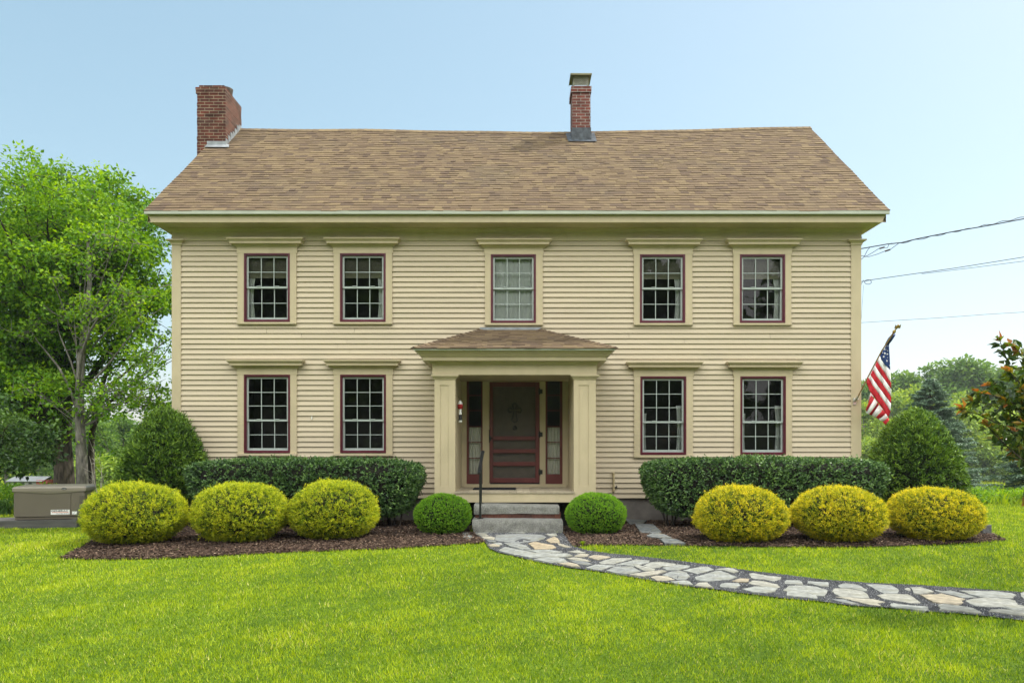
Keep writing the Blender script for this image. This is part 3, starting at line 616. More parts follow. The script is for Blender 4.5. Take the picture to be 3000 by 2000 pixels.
mb.box(HX0 + .04, HX0 + .34, WD + .3, HD - .1, -.2, ZB + .02); mb.box(HX1 - .34, HX1 - .04, WD + .3, HD - .1, -.2, ZB + .02)
mb.build('foundation', M['concrete'], house)
# corner boards with capitals
for a, b in ((506, 532), (2492, 2521)):
    mb = MB(); x0, x1 = WX(a), WX(b); mb.box(x0 - .004, x1, WD - .035, WD + (.2), ZB - .03, 5.36)
    cb = mb.build('corner_board', M['trim'], house)
    mb = MB(); mitre(mb, x0, x1, WD - .035, [(.004, 5.352), (.016, 5.36), (.016, 5.385), (.03, 5.40), (.05, 5.42), (.075, 5.43), (.075, 5.455), (0, 5.457)], yb=WD + .2)
    mb.build('capital', M['trim'], cb)
mb = MB(); mb.box(HX0 - .004, HX1 + .004, WD - .03, HD, 5.448, 5.70); mb.box(HX0 + .1, HX1 - .1, WD - .028, WD + .1, 5.44, 5.452)
mb.build('frieze', M['trim'], house)
# eave cornice: soffit, bed mould, fascia sloping outwards
mb = MB()
rows = []
for pf, ps, z in [(.03, .0, 5.60), (.05, .015, 5.625), (.06, .03, 5.63), (.09, .05, 5.655), (.10, .06, 5.662), (.445, .20, 5.665), (.45, .205, 5.670), (.452, .235, 5.745), (.454, .27, 5.80), (.465, .285, 5.835), (.465, .285, 5.86)]:
    rows.append([(HX0 - ps, HD + .4, z), (HX0 - ps, WD - pf, z), (HX1 + ps, WD - pf, z), (HX1 + ps, HD + .4, z)])
mb.grid(rows, sm=False); mb.build('cornice', M['trim'], house)
mb = MB(); mb.box(-6.79, 6.87, RY0 - .012, RY0 + .03, 5.805, 5.862); mb.box(-6.785, 6.865, RY0 - .022, RY0 - .008, 5.802, 5.825)
mb.build('drip_edge', M['drip'], house)
# gable rakes
for side in (-1, 1):
    mb = MB(); xo = -6.775 if side < 0 else 6.855; xi = xo - side * .29
    for sgn in (-1, 1):
        y0 = RY0 + .1 if sgn < 0 else 2 * RYR - RY0 - .1
        z0 = RZ0 + .04
        A = [(xo, y0, z0 - .22), (xo, y0, z0 - .03), (xo, RYR, RZR - .07), (xo, RYR, RZR - .30)]
        B = [(xi, p[1], p[2]) for p in A]
        mb.face(A); mb.face(B[::-1]); mb.face([A[0], A[3], B[3], B[0]]); mb.face([A[1], A[2], B[2], B[1]])
    mb.build('rake_board', M['trim'], house)
# roof: deck and shingles
def sag(x): return np.interp(x, [-6.9, -3.5, .2, 2.2, 6.9], [0, -.012, -.075, -.06, .055])
def shingles(mb, T, urange, vlen, expo, cap=True):
    """T(u, v, h) -> point; urange(v) -> (u0, u1)"""
    n = int(math.ceil(vlen / expo)); prev = None
    for k in range(n):
        v0 = k * expo - .012; v1 = min(vlen, (k + 1) * expo + .004); ua, ub = urange(max(0, v0)); uc, ud = urange(v1)
        u = ua - random.uniform(0, .2)
        while u < ub:
            w = random.choice([.09, .12, .15, .18, .21, .25]) * random.uniform(.9, 1.1); e = u + w
            a0, a1 = max(u, ua), min(e, ub); b0, b1 = max(u, uc), min(e, ud)
            if a1 - a0 > .004:
                if b1 < b0: b0 = b1 = (max(min(a0, ud), uc) if b0 > ud else max(min(a1, ud), uc))
                h = .010 + random.choice([0, 0, .006]) + random.uniform(0, .002)
                jv = random.uniform(-.004, .004); t = random.choice([.15, .3, .38, .44, .5, .54, .6, .66, .72, .8, .88]) * random.uniform(.9, 1.05)
                p = [T(a0, v0 + jv, h), T(a1 - .002, v0 + jv, h), T(b1 - .002 if b1 > b0 else b1, v1, .003), T(b0, v1, .003)]
                mb.face(p, 0, t)
                mb.face([T(a0, v0 + jv, -.004), T(a1 - .002, v0 + jv, -.004), p[1], p[0]], 0, t * .8)
                mb.face([T(a1 - .002, v0 + jv, -.004), T(b1, v1, -.004), p[2], p[1]], 0, t)
            u = e
SL = math.hypot(RYR - RY0, RZR - RZ0); cv, sv = (RYR - RY0) / SL, (RZR - RZ0) / SL
def TR(u, v, h):
    t = v / SL
    return (u, RY0 + v * cv - h * sv, RZ0 + v * sv + h * cv + .006 + float(sag(u)) * t + .006 * math.sin(u * 2.1 + v * 3))
mb = MB(); shingles(mb, TR, lambda v: (-6.80, 6.88), SL - .02, .127)
rows = []                                                        # rear slope and deck
us = np.linspace(-6.78, 6.86, 14)
mb.grid([[TR(u, 0, -.03) for u in us], [TR(u, SL, -.03) for u in us], [(u, 2 * RYR - RY0, RZ0 - .03) for u in us]], 0, .4, sm=False)
mb.grid([[TR(u, SL, .01) for u in us], [(u, 2 * RYR - RY0, RZ0 + .02) for u in us]], 0, .4, sm=False)
for ux in (-6.79, 6.87):
    mb.face([TR(ux, 0, -.035), TR(ux, 0, .004), TR(ux, SL, .004), (ux, 2 * RYR - RY0, RZ0), (ux, 2 * RYR - RY0, RZ0 - .035), TR(ux, SL, -.035)], 0, .2)
roof = mb.build('roof', M['shingle'], house)
mb = MB(); u = -6.8                                              # ridge caps
while u < 6.86:
    e = min(u + .15, 6.89); t = random.uniform(.4, 1); a, b, c_ = TR(u, SL, .03), TR(u, SL - .13, .022), (u, RYR + .11, RZR - .07 + float(sag(u)))
    a2, b2, c2 = TR(e, SL, .024), TR(e, SL - .13, .016), (e, RYR + .11, RZR - .075 + float(sag(e)))
    mb.face([b, b2, a2, a], 0, t); mb.face([a, a2, c2, c_], 0, t); mb.face([TR(u, SL - .13, -.005), TR(e, SL - .13, -.005), b2, b], 0, 0)
    u = e
mb.build('ridge_cap', M['shingle'], roof)
# chimneys (sub-parts of the roof)
def brickstack(mb, x0, x1, y0, y1, z0, z1, step=.068, jit=.004):
    z = z0
    while z < z1 - .01:
        j = random.uniform(-jit, jit); k = random.uniform(-jit, jit); zz = min(z + step, z1)
        mb.box(x0 + j, x1 + k, y0 + j, y1 + k, z, zz + .0005); z = zz
mb = MB(); mb.box(-7.03, -6.40, 17.56, 18.58, -.1, 8.2); brickstack(mb, -7.03, -6.40, 17.56, 18.58, 8.2, 9.36)
brickstack(mb, -7.06, -6.40, 17.55, 18.58, 9.36, 9.50); mb.box(-7.0, -6.44, 17.6, 17.95, 9.5, 9.56); mb.box(-6.97, -6.44, 18.0, 18.5, 9.5, 9.53)
ch = mb.build('chimney', M['brick'], roof); ch['label'] = 'broad old brick chimney at the left gable'
mb = MB(); mb.lathe(-6.56, 17.98, [(.15, 9.45), (.165, 9.60), (.175, 9.64), (.15, 9.645), (.13, 9.6), (.12, 9.4)], 20); mb.build('flue', M['barkdark'], ch)
mb = MB()
mb.grid([[TR(-6.80, 3.62, .035), TR(-6.26, 3.62, .035)], [TR(-6.80, 3.84, .03), TR(-6.32, 3.84, .03)]], sm=False)
mb.box(-6.80, -6.385, 17.535, 17.557, 8.15, 8.30)
y = 17.56
for k in range(7):
    zr = RZ0 + (y - RY0) * RS; mb.box(-6.398, -6.385 + .004 * (k % 2), y + .0, y + .17, zr - .05, zr + .17 + .02 * (k % 3)); y += .14
mb.build('flashing', M['lead'], ch)
mb = MB(); brickstack(mb, .0, .0, 0, 0, 0, 0)
cx0, cx1 = (1676.5 - CX) * 18 / FPX, (1730 - CX) * 18 / FPX
mb = MB(); brickstack(mb, cx0, cx1, 18.0, 18.6, 8.3, 9.58, jit=.002); brickstack(mb, cx0 - .024, cx1 + .02, 17.976, 18.63, 9.58, 9.72)
mb.box(cx0 + .06, cx1 - .06, 18.06, 18.54, 9.72, 9.75)
ch2 = mb.build('chimney', M['brick2'], roof); ch2['label'] = 'slim newer brick chimney with metal mesh cap'
mb = MB(); mb.box(cx0 - .045, cx1 + .025, 17.93, 18.50, 9.97, 9.985); mb.box(cx0 - .045, cx1 + .025, 17.93, 17.94, 9.95, 9.97)
mb.box(cx0 - .045, cx0 - .037, 17.94, 18.5, 9.945, 9.97)
for px_, py_ in ((cx0 + .03, 18.03), (cx1 - .05, 18.03), (cx0 + .03, 18.45), (cx1 - .05, 18.45)): mb.box(px_, px_ + .015, py_, py_ + .015, 9.72, 9.97)
cap = mb.build('chimney_cap', M['olive'], ch2)
mb = MB(); s = .022
def meshwall(mb, o, du, w, z0, z1):
    n = int((w + (z1 - z0)) / .045)
    for k in range(n):
        for sg in (1, -1):
            u0 = k * .045 - (z1 - z0) if sg > 0 else k * .045; u1 = u0 + sg * (z1 - z0); pa, pb = (u0, z0), (u1, z1)
            q = []
            for uu, zz in (pa, pb): q.append([uu, zz])
            for i, j in ((0, 1), (1, 0)):
                lo, hi = 0, w
                if q[i][0] < lo: r = (lo - q[i][0]) / (q[j][0] - q[i][0] + 1e-9); q[i] = [lo, q[i][1] + (q[j][1] - q[i][1]) * r]
                if q[i][0] > hi: r = (hi - q[i][0]) / (q[j][0] - q[i][0] - 1e-9); q[i] = [hi, q[i][1] + (q[j][1] - q[i][1]) * r]
            if abs(q[0][1] - q[1][1]) < .01 or not (z0 - .001 <= q[0][1] <= z1 + .001): continue
            mb.tube([(o[0] + du[0] * a, o[1] + du[1] * a, zz) for a, zz in q], .0035, 4, cap=False)
meshwall(mb, (cx0 + .04, 18.035), (1, 0), cx1 - cx0 - .08, 9.73, 9.96); meshwall(mb, (cx0 + .035, 18.04), (0, 1), .42, 9.73, 9.96); meshwall(mb, (cx1 - .04, 18.04), (0, 1), .42, 9.73, 9.96)
mb.build('mesh_guard', M['steel'], ch2)
mb = MB(); zr = RZ0 + (18.0 - RY0) * RS
mb.grid([[TR(cx0 - .10, 4.22, .03), TR(cx1 + .13, 4.22, .03)], [TR(cx0 - .13, SL - .03, .02), TR(cx1 + .13, SL - .03, .02)]], sm=False)
mb.box(cx0 - .012, cx1 + .012, 17.985, 18.61, 8.3, 8.78); mb.box(cx0 - .02, cx1 + .02, 17.965, 17.99, 8.4, 8.68)
mb.build('flashing', M['tar'], ch2)

# windows
def bars(mb, x0, x1, z0, z1, w, y0, y1, wb=None, wt=None):
    wb = wb or w; wt = wt or w
    mb.box(x0, x0 + w, y0, y1, z0, z1); mb.box(x1 - w, x1, y0, y1, z0, z1)
    mb.box(x0 + w, x1 - w, y0 + .0015, y1, z0, z0 + wb); mb.box(x0 + w, x1 - w, y0 + .0015, y1, z1 - wt, z1)
def curtain_mesh(mb, x0, x1, z0, z1, y, folds=5, amp=.018, pull=0):
    n = 28; rows = []
    for j in range(7):
        t = j / 6; r = []
        for i in range(n + 1):
            s_ = i / n; x = x0 + (x1 - x0) * (s_ * (1 - pull * math.sin(t * 3.14)))
            r.append((x, y + amp * math.sin(s_ * folds * 6.283 + math.sin(t * 3 + s_ * 4) * .6) * (.6 + .4 * t), z0 + (z1 - z0) * (1 - t)))
        rows.append(r)
    mb.grid(rows)
upper_lbl = ['window at upper left end', 'second upper window from the left', 'upper middle window above the porch, with pale sheer curtain', 'upper window left of the last pair', 'upper window at the right end']
lower_lbl = ['lower window nearest the left cone shrub', 'lower window left of the porch', 'lower window right of the porch', 'lower window nearest the flag']
for wi, (a, b, y0, y1, ca, cb, sb, ft, kind, idx) in enumerate(WIN):
    x0, x1, z1, z0 = WX(a), WX(b), WZ(y0), WZ(y1); k0, k1, zs, zf = WX(ca), WX(cb), WZ(sb), WZ(ft)
    mb = MB(); yf = WD - .045
    mb.box(k0, x0 + .004, yf, WD + .06, z0 - .012, z1 + .004); mb.box(x1 - .004, k1, yf, WD + .06, z0 - .012, z1 + .004)
    mb.box(k0 - .012, k1 + .012, yf - .004, WD + .06, z1 + .004, zf)
    w = mb.build('window', M['trim'], house); w['label'] = (upper_lbl if kind == 'up' else lower_lbl)[idx]
    mb = MB(); mb.box(k0 - .006, k1 + .006, yf - .028, WD + .06, zs, z0 - .012); mb.box(k0 - .006, k1 + .006, yf - .018, yf, zs - .012, zs); mb.build('sill', M['trim'], w)
    mb = MB(); mitre(mb, k0 - .012, k1 + .012, yf - .004, [(.004, zf - .002), (.012, zf + .012), (.03, zf + .03), (.055, zf + .045), (.06, zf + .048), (.105, zf + .05), (.105, zf + .088), (.112, zf + .09), (.118, zf + .10), (.138, zf + .115), (.15, zf + .128), (.15, zf + .15), (0, zf + .165)], yb=WD)
    mb.build('hood', M['trim'], w)
    mb = MB(); fw = .042; bars(mb, x0, x1, z0, z1, .026, WD - .052, WD + .07); bars(mb, x0 + .026, x1 - .026, z0 + .026, z1 - .026, fw - .026, WD - .036, WD + .07)
    mb.build('window_frame', M['burgundy'], w)
    xi0, xi1, zi0, zi1 = x0 + fw, x1 - fw, z0 + fw, z1 - fw
    zm = zi0 + (zi1 - zi0) * (.493 if kind == 'up' else .398)
    for part, (za, zb_, rows_, yy) in (('u', (zm, zi1, 2 if kind == 'up' else 3, WD - .006)), ('l', (zi0, zm + .03, 2, WD + .024))):
        mb = MB(); st = .032; bars(mb, xi0, xi1, za, zb_, st, yy, yy + .03, wb=.045 if part == 'l' else .035, wt=.03)
        gx0, gx1, gz0, gz1 = xi0 + st, xi1 - st, za + (.045 if part == 'l' else .035), zb_ - .03
        for c_ in (1, 2): xm = gx0 + (gx1 - gx0) * c_ / 3; mb.box(xm - .0065, xm + .0065, yy + .004, yy + .024, gz0, gz1)
        for c_ in range(1, rows_): zz = gz0 + (gz1 - gz0) * c_ / rows_; mb.box(gx0, gx1, yy + .006, yy + .022, zz - .006, zz + .006)
        if part == 'u':
            for s_ in (.27, .75): xm = gx0 + (gx1 - gx0) * s_; mb.box(xm - .04, xm + .04, yy - .008, yy + .005, gz0 - .004, gz0 + .01)
        sash = mb.build('sash', M['white'], w); mb = MB(); mb.face([(gx0, yy + .014, gz0), (gx1, yy + .014, gz0), (gx1, yy + .014, gz1), (gx0, yy + .014, gz1)]); mb.build('pane', M['glass'], w)
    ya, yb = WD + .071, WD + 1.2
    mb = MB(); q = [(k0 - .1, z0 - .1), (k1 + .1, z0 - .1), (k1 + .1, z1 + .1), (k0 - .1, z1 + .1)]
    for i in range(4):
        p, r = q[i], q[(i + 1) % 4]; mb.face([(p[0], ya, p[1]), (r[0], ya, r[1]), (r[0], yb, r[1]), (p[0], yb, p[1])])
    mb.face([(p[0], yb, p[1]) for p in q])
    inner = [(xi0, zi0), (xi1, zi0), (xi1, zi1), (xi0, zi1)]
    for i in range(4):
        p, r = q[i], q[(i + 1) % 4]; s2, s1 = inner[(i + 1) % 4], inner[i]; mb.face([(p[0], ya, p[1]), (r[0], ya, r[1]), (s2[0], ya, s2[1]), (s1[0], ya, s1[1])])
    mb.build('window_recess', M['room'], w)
    if kind == 'up' and idx != 2:
        zsplit = WZ(812 + (0, 0, 0, 3, 3)[idx]); mb = MB(); mb.box(xi0, xi1, WD + .085, WD + .088, zsplit, zi1); mb.build('blind', M['blind'], w)
        mb = MB(); mb.box(xi0, xi1, WD + .082, WD + .086, zsplit, zsplit + .085); mb.build('blind_hem', M['blindband'], w)
        mb = MB()
        if idx == 0: curtain_mesh(mb, xi0, xi0 + .13, zi0, zsplit + .05, WD + .11, 2, .01, .3)
        else: curtain_mesh(mb, xi1, xi1 - .14, zi0, zsplit + .05, WD + .11, 2, .01, .2)
        mb.build('curtain', M['sheer'], w)
    elif kind == 'up':
        mb = MB(); curtain_mesh(mb, xi0, xi1, zi0, zi1, WD + .10, 9, .008); mb.build('curtain', M['sheer'], w)
    elif idx >= 2:
        mb = MB(); curtain_mesh(mb, xi0, xi0 + .10, zi0, zi1 - .65, WD + .12, 2, .01, .2); mb.build('curtain', M['sheer'], w)
        mb = MB(); curtain_mesh(mb, xi1, xi1 - .12, zi0, zi1 - .5, WD + .12, 2, .01, .2); mb.build('curtain', M['sheer'], w)

# portico
CF = 13.65; PFZ = .772
mb = MB()
mb.box(-1.415, 1.409, CF - .012, CF + .25, 2.776, 3.03)
mb.box(-1.415, -1.17, CF + .25, WD - .02, 2.776, 3.03); mb.box(1.164, 1.409, CF + .25, WD - .02, 2.776, 3.03)
mb.box(-1.17, 1.164, CF + .25, 15.25, 2.80, 2.83)
ent = mb.build('porch_beam', M['trim'], house)
mb = MB(); mitre(mb, -1.415, 1.409, CF - .012, [(0, 2.94), (.012, 2.945), (.02, 2.965), (.05, 2.99), (.055, 2.998), (.145, 3.0), (.15, 3.005), (.15, 3.06), (.16, 3.065), (.175, 3.075), (.205, 3.11), (.235, 3.135), (.24, 3.15), (.26, 3.155), (.26, 3.17)], yb=WD - .02)
mb.build('porch_cornice', M['trim'], house)
mb = MB(); mitre(mb, -1.415, 1.409, CF - .012, [(.262, 3.16), (.285, 3.163), (.285, 3.192), (.24, 3.194)], yb=WD - .02); mb.build('porch_drip_edge', M['drip'], house)
# porch roof: hipped, three shingled faces
pc = [(-1.705, CF - .30, 3.19), (1.70, CF - .30, 3.19), (.466, WD - .02, 3.752), (-.634, WD - .02, 3.752)]
mb = MB()
def planeT(o, u, v):
    o = Vector(o); u = Vector(u).normalized(); v = Vector(v); v = (v - u * v.dot(u)).normalized(); n = u.cross(v)
    return lambda a, b, h: tuple(o + u * a + v * b + n * (h + .004))
Vv = Vector((0, WD - .02 - (CF - .30), .562)); Lf = Vv.length; Wd = 3.405
shingles(mb, planeT(pc[0], (1, 0, 0), Vv), lambda v: (0 + 1.071 * v / Lf, Wd - 1.234 * v / Lf), Lf, .118)
Lb = WD - .02 - (CF - .30)
nL = Vector((1.071, 0, .562)); nR = Vector((-1.234, 0, .562))
shingles(mb, planeT((-1.705, WD - .02, 3.19), (0, -1, 0), nL), lambda v: (0, Lb * (1 - v / nL.length)), nL.length, .118)
shingles(mb, planeT((1.70, CF - .30, 3.19), (0, 1, 0), nR), lambda v: (Lb * v / nR.length, Lb), nR.length, .118)
mb.face([(-1.69, CF - .28, 3.18), (1.69, CF - .28, 3.18), (.466, WD - .02, 3.74), (-.634, WD - .02, 3.74)], 0, .1)
for A, B in ((pc[0], pc[3]), (pc[1], pc[2])):                    # hip caps
    A = Vector(A); B = Vector(B); L = (B - A).length; d = (B - A) / L; s_ = Vector((d.y, -d.x, 0)).normalized() * .075; k = 0.0
    while k < L - .03:
        e = min(k + .14, L); p, q = A + d * k + Vector((0, 0, .036)), A + d * e + Vector((0, 0, .024)); t = random.uniform(.2, .7)
        dn = Vector((0, 0, .03)); mb.face([p - s_ - dn, q - s_ - dn, q, p], 0, t); mb.face([p, q, q + s_ - dn, p + s_ - dn], 0, t); mb.face([p - s_ - dn, p, p + s_ - dn, p - dn * 1.5], 0, 0)
        k = e
proof = mb.build('porch_roof', M['shingle'], house)
mb = MB(); mb.box(-.66, .49, WD - .05, WD - .026, 3.74, 3.80); mb.build('flashing', M['lead'], proof)
for x0, x1, px0, px1, lb in ((-1.380, -1.022, -1.285, -1.135, 'l'), (1.016, 1.395, 1.10, 1.275, 'r')):
    mb = MB(); mb.box(x0, x1, CF + .014, CF + .30, .5, 2.70)      # pilaster body with a raised frame round a sunk panel
    mb.box(x0, px0, CF, CF + .02, .5, 2.70); mb.box(px1, x1, CF, CF + .02, .5, 2.70); mb.box(px0, px1, CF + .001, CF + .02, 2.60, 2.70); mb.box(px0, px1, CF + .001, CF + .02, .5, .86)
    if lb == 'l': mb.box(x0, x0 + .06, CF + .30, WD, .5, 2.78); mb.box(x1 - .03, x1, CF + .30, 15.25, PFZ - .02, 2.78); sx = x1
    else: mb.box(x1 - .06, x1, CF + .30, WD, .5, 2.78); mb.box(x0, x0 + .03, CF + .30, 15.25, PFZ - .02, 2.78); sx = x0
    col = mb.build('porch_column', M['trim'], house)
    mb = MB(); mitre(mb, x0, x1, CF, [(.003, 2.69), (.012, 2.70), (.02, 2.718), (.03, 2.725), (.04, 2.74), (.055, 2.75), (.055, 2.774), (0, 2.775)], yb=CF + .3); mb.build('capital', M['trim'], col)
mb = MB(); x = -1.03
while x < 1.02:
    e = min(x + .118, 1.03); mb.box(x, e - .004, CF - .03, 15.22, PFZ - .03, PFZ + random.uniform(-.001, .0015), 0, random.random()); x = e
fl = mb.build('porch_floor', M['plank'], house)
mb = MB(); mb.box(-1.02, 1.015, CF - .012, CF + .02, PFZ - .185, PFZ - .031); mb.build('porch_apron', M['trim'], house)
mb = MB(); mb.box(-1.36, 1.36, CF + .25, 15.24, -.1, PFZ - .06); mb.build('porch_shade_block', M['void_shade'], house)  # near-black block painted as the shade under the porch floor
mb = MB()
for a, b in ((-1.33, -1.10), (1.10, 1.33)): mb.box(a, b, CF + .05, CF + .26, -.1, .52)
mb.build('porch_pier', M['rock'], house)
# entry wall, sidelights, doors
EY = 15.25; ES = FPX / EY
def EX(px): return (px - CX) / ES
def EZ(py): return EYE + (HY - py) / ES
mb = MB(); zt = 2.80
for a, b in ((1340, 1367), (1414, 1434), (1581, 1598), (1648, 1674)): mb.box(EX(a), EX(b), EY - (.025 if a in (1414, 1581) else .012), EY + .1, PFZ - .02, zt)
mb.box(EX(1434), EX(1581), EY - .02, EY + .1, EZ(1119), zt)
mb.box(EX(1360), EX(1658), EY - .07, EY + .02, PFZ + .0, EZ(1417))
mb.box(EX(1434), EX(1581), EY - .03, EY + .1, PFZ, EZ(1416))
mb.build('door_surround', M['trim'], house)
for (a, b, g0, g1, lb) in ((1367, 1414, 1373.5, 1409.8, 'left sidelight with dark upper panes'), (1598, 1648, 1603.5, 1640.5, 'right sidelight whose upper panes mirror the sky')):
    mb = MB(); x0, x1 = EX(a), EX(b); X0, X1 = EX(g0), EX(g1); zb0 = EZ(1388)
    mb.box(x0, X0, EY + .0, EY + .05, EZ(1416), EZ(1102)); mb.box(X1, x1, EY + .0, EY + .05, EZ(1416), EZ(1102))
    mb.box(X0, X1, EY + .002, EY + .05, EZ(1416), zb0); mb.box(X0, X1, EY + .002, EY + .05, EZ(1106), EZ(1102))
    ys = [1157.5, 1202, 1249, 1295, 1341.5]
    for yy in ys: mb.box(X0, X1, EY + .006, EY + .03, EZ(yy) - .009, EZ(yy) + .009)
    s_ = mb.build('sidelight', M['doorred'], house); s_['label'] = lb
    mb = MB(); mb.face([(X0, EY + .02, zb0), (X1, EY + .02, zb0), (X1, EY + .02, EZ(1106)), (X0, EY + .02, EZ(1106))]); mb.build('pane', M['glass'], s_)
    mb = MB(); curtain_mesh(mb, X0 - .02, X1 + .02, zb0 - .02, EZ(1251), EY + .075, 5, .012); mb.build('curtain', M['curtain'], s_)
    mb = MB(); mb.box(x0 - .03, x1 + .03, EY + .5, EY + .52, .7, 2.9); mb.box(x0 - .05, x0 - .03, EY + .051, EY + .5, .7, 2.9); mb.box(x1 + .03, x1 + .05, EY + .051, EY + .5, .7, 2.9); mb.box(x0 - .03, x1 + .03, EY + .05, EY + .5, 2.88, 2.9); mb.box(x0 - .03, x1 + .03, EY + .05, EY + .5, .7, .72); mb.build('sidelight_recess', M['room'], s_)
x0, x1 = EX(1434.5), EX(1580.5); DY = EY - .045
mb = MB(); zT, zBm = EZ(1119.5), EZ(1413)
def dz(y): return EZ(1050 + y / 2.85)
mb.box(x0, EX(1444.5), DY, DY + .035, zBm, zT); mb.box(EX(1568.5), x1, DY, DY + .035, zBm, zT); xa, xb = EX(1444.5), EX(1568.5)
for ya_, yb_ in ((197, 237), (648, 680), (755, 788), (860, 895), (995, 1035)): mb.box(xa, xb, DY + .0015, DY + .035, dz(yb_), dz(ya_))
for k in range(2):
    pass
sd_ = mb.build('screen_door', M['doorred'], house)
md = sd_.modifiers.new('Bevel', 'BEVEL'); md.width = .005; md.segments = 2
mb = MB(); mb.face([(xa, DY + .022, zBm), (xb, DY + .022, zBm), (xb, DY + .022, zT), (xa, DY + .022, zT)]); mb.build('insect_screen', M['screen'], sd_)
mb = MB(); mb.box(x0 + .01, x1, DY + .004, DY + .03, EZ(1417), zBm); mb.build('door_sweep', M['blackrub'], sd_)
for yy in (275, 633, 946):
    z = dz(yy); mb = MB(); xh = EX(1581)
    mb.box(xh - .025, xh - .002, DY - .006, DY + .001, z - .05, z + .05); mb.box(xh + .004, xh + .055, DY + .012, DY + .022, z - .042, z + .042); mb.tube([(xh + .001, DY - .004, z - .065), (xh + .001, DY - .004, z + .065)], .0075, 8)
    mb.build('hinge', M['black'], sd_)
mb = MB(); z = dz(663); mb.box(x0 + .006, x0 + .03, DY - .008, DY + .001, z - .05, z + .04); mb.tube([(x0 + .012, DY - .03, z), (x0 + .085, DY - .035, z + .002)], .008, 8); mb.tube([(x0 + .016, DY, z), (x0 + .016, DY - .035, z)], .008, 8); mb.box(x0 - .01, x0 + .004, DY - .01, DY + .0, z - .09, z + .16)
mb.build('door_handle', M['black'], sd_)
IY = EY + .03; mb = MB(); X0, X1 = EX(1436), EX(1579); mb.box(X0, X1, IY + .012, IY + .05, EZ(1416), EZ(1119))
cols = [X0, X0 + .13, (X0 + X1) / 2 - .145, (X0 + X1) / 2 - .105, (X0 + X1) / 2 + .105, (X0 + X1) / 2 + .145, X1 - .13, X1]
for a, b in ((0, 1), (2, 3), (4, 5), (6, 7)): mb.box(cols[a], cols[b], IY, IY + .02, EZ(1416), EZ(1119))
for a, b in ((1, 2), (3, 4), (5, 6)):
    for z0_, z1_ in ((EZ(1416), 1.05), (1.62, 1.80), (2.66, EZ(1119))): mb.box(cols[a], cols[b], IY + .001, IY + .02, z0_, z1_)
idr = mb.build('front_door', M['innerdoor'], house)
mb = MB(); kz = dz(578); kx = EX(1250 + 735 / 2.85)
rows = []
for r, y_ in ((.045, IY), (.045, IY - .006), (.018, IY - .01), (.018, IY - .02), (.034, IY - .028), (.03, IY - .034), (.004, IY - .036)):
    rows.append([(kx + r * math.cos(2 * math.pi * k / 16), y_, kz + r * math.sin(2 * math.pi * k / 16)) for k in range(16)])
mb.grid(rows, closed=True); mb.build('door_knob', M['black'], idr)
# a cross hung on the inner door
crx, crz = kx, dz(445)
def loop(pts, r, mb): mb.tube(pts + [pts[0]], r, 6)
mb = MB(); s_ = .0062 * 1.14
half = [(-3, 3), (-4, 10), (-7, 13), (-8, 17), (-5, 20), (0, 24), (5, 20), (8, 17), (7, 13), (4, 10), (3, 3), (12, 5), (15, 8), (19, 7), (23, 0), (19, -7), (15, -8), (12, -5), (3, -3), (6, -22), (10, -32), (6, -38), (0, -41), (-6, -38), (-10, -32), (-6, -22), (-3, -3), (-12, -5), (-15, -8), (-19, -7), (-23, 0), (-19, 7), (-15, 8), (-12, 5)]
k_ = .0058; loop([(crx + a * k_, 0, crz + (b + 6) * k_) for a, b in half], .011, mb)
mb.v = [(x, IY - .016 + (y if abs(y) < .02 else 0), z) for x, y, z in mb.v]
o = mb.build('cross_ornament', M['black']); tag(o, 'dark open metal cross hung on the front door behind the screen', 'cross')
# mat, buoy, bracket pipe
mb = MB(); mb.box((1386 - CX) * 14.3 / FPX, (1511 - CX) * 14.3 / FPX, 14.15, 14.75, PFZ + .002, PFZ + .016)
for k in range(26): xx = (1386 - CX) * 14.3 / FPX + .02 + k * .029; mb.box(xx, xx + .012, 14.17, 14.73, PFZ + .016, PFZ + .021)
tag(mb.build('doormat', M['blackrub']), 'thin black ribbed doormat on the porch planks', 'doormat')
by = thing('wooden_buoy', 'red, white and black wooden ornament hanging inside the left porch column', 'ornament', (-.965, 14.05, 0))
def zb(y): return EYE + (HY - y) * 14.05 / FPX
mb = MB(); mb.lathe(0, 0, [(.0, zb(1172)), (.02, zb(1174)), (.035, zb(1180)), (.042, zb(1184))], 14); mb.build('top', M['labelw'], by)
mb = MB(); mb.lathe(0, 0, [(.046, zb(1184)), (.048, zb(1192)), (.04, zb(1197)), (.02, zb(1198))], 14); mb.build('cap', M['red'], by)
mb = MB(); mb.lathe(0, 0, [(.02, zb(1198)), (.026, zb(1213)), (.028, zb(1214))], 14); mb.lathe(0, 0, [(.032, zb(1231)), (.034, zb(1237)), (.0, zb(1238))], 14); mb.build('body', M['labelw'], by)
mb = MB(); mb.lathe(0, 0, [(.028, zb(1214)), (.033, zb(1231))], 14); mb.build('band', M['black'], by)
mb = MB(); mb.tube([(0, 0, zb(1173)), (-.03, 0, zb(1160))], .003, 5); mb.build('cord', M['black'], by)
pz0, pz1 = WZ(1383), WZ(1436); pxx = WX(1797)
mb = MB(); mb.tube([(pxx, WD - .055, pz1), (pxx, WD - .055, pz0 - .02)], .020, 12); mb.tube([(pxx, WD - .055, pz0 - .03), (pxx, WD - .055, pz0)], .026, 12); mb.tube([(pxx, WD - .055, pz1 + .02), (pxx, WD - .055, pz1 - .02)], [.027, .022], 12)
mb.tube([(pxx, WD - .055, pz0 - .02), (pxx, WD + .02, pz0 - .02)], .018, 10)
pp = mb.build('vent_pipe', M['copper']); tag(pp, 'short tan pipe with a small tap on the siding right of the porch', 'pipe')
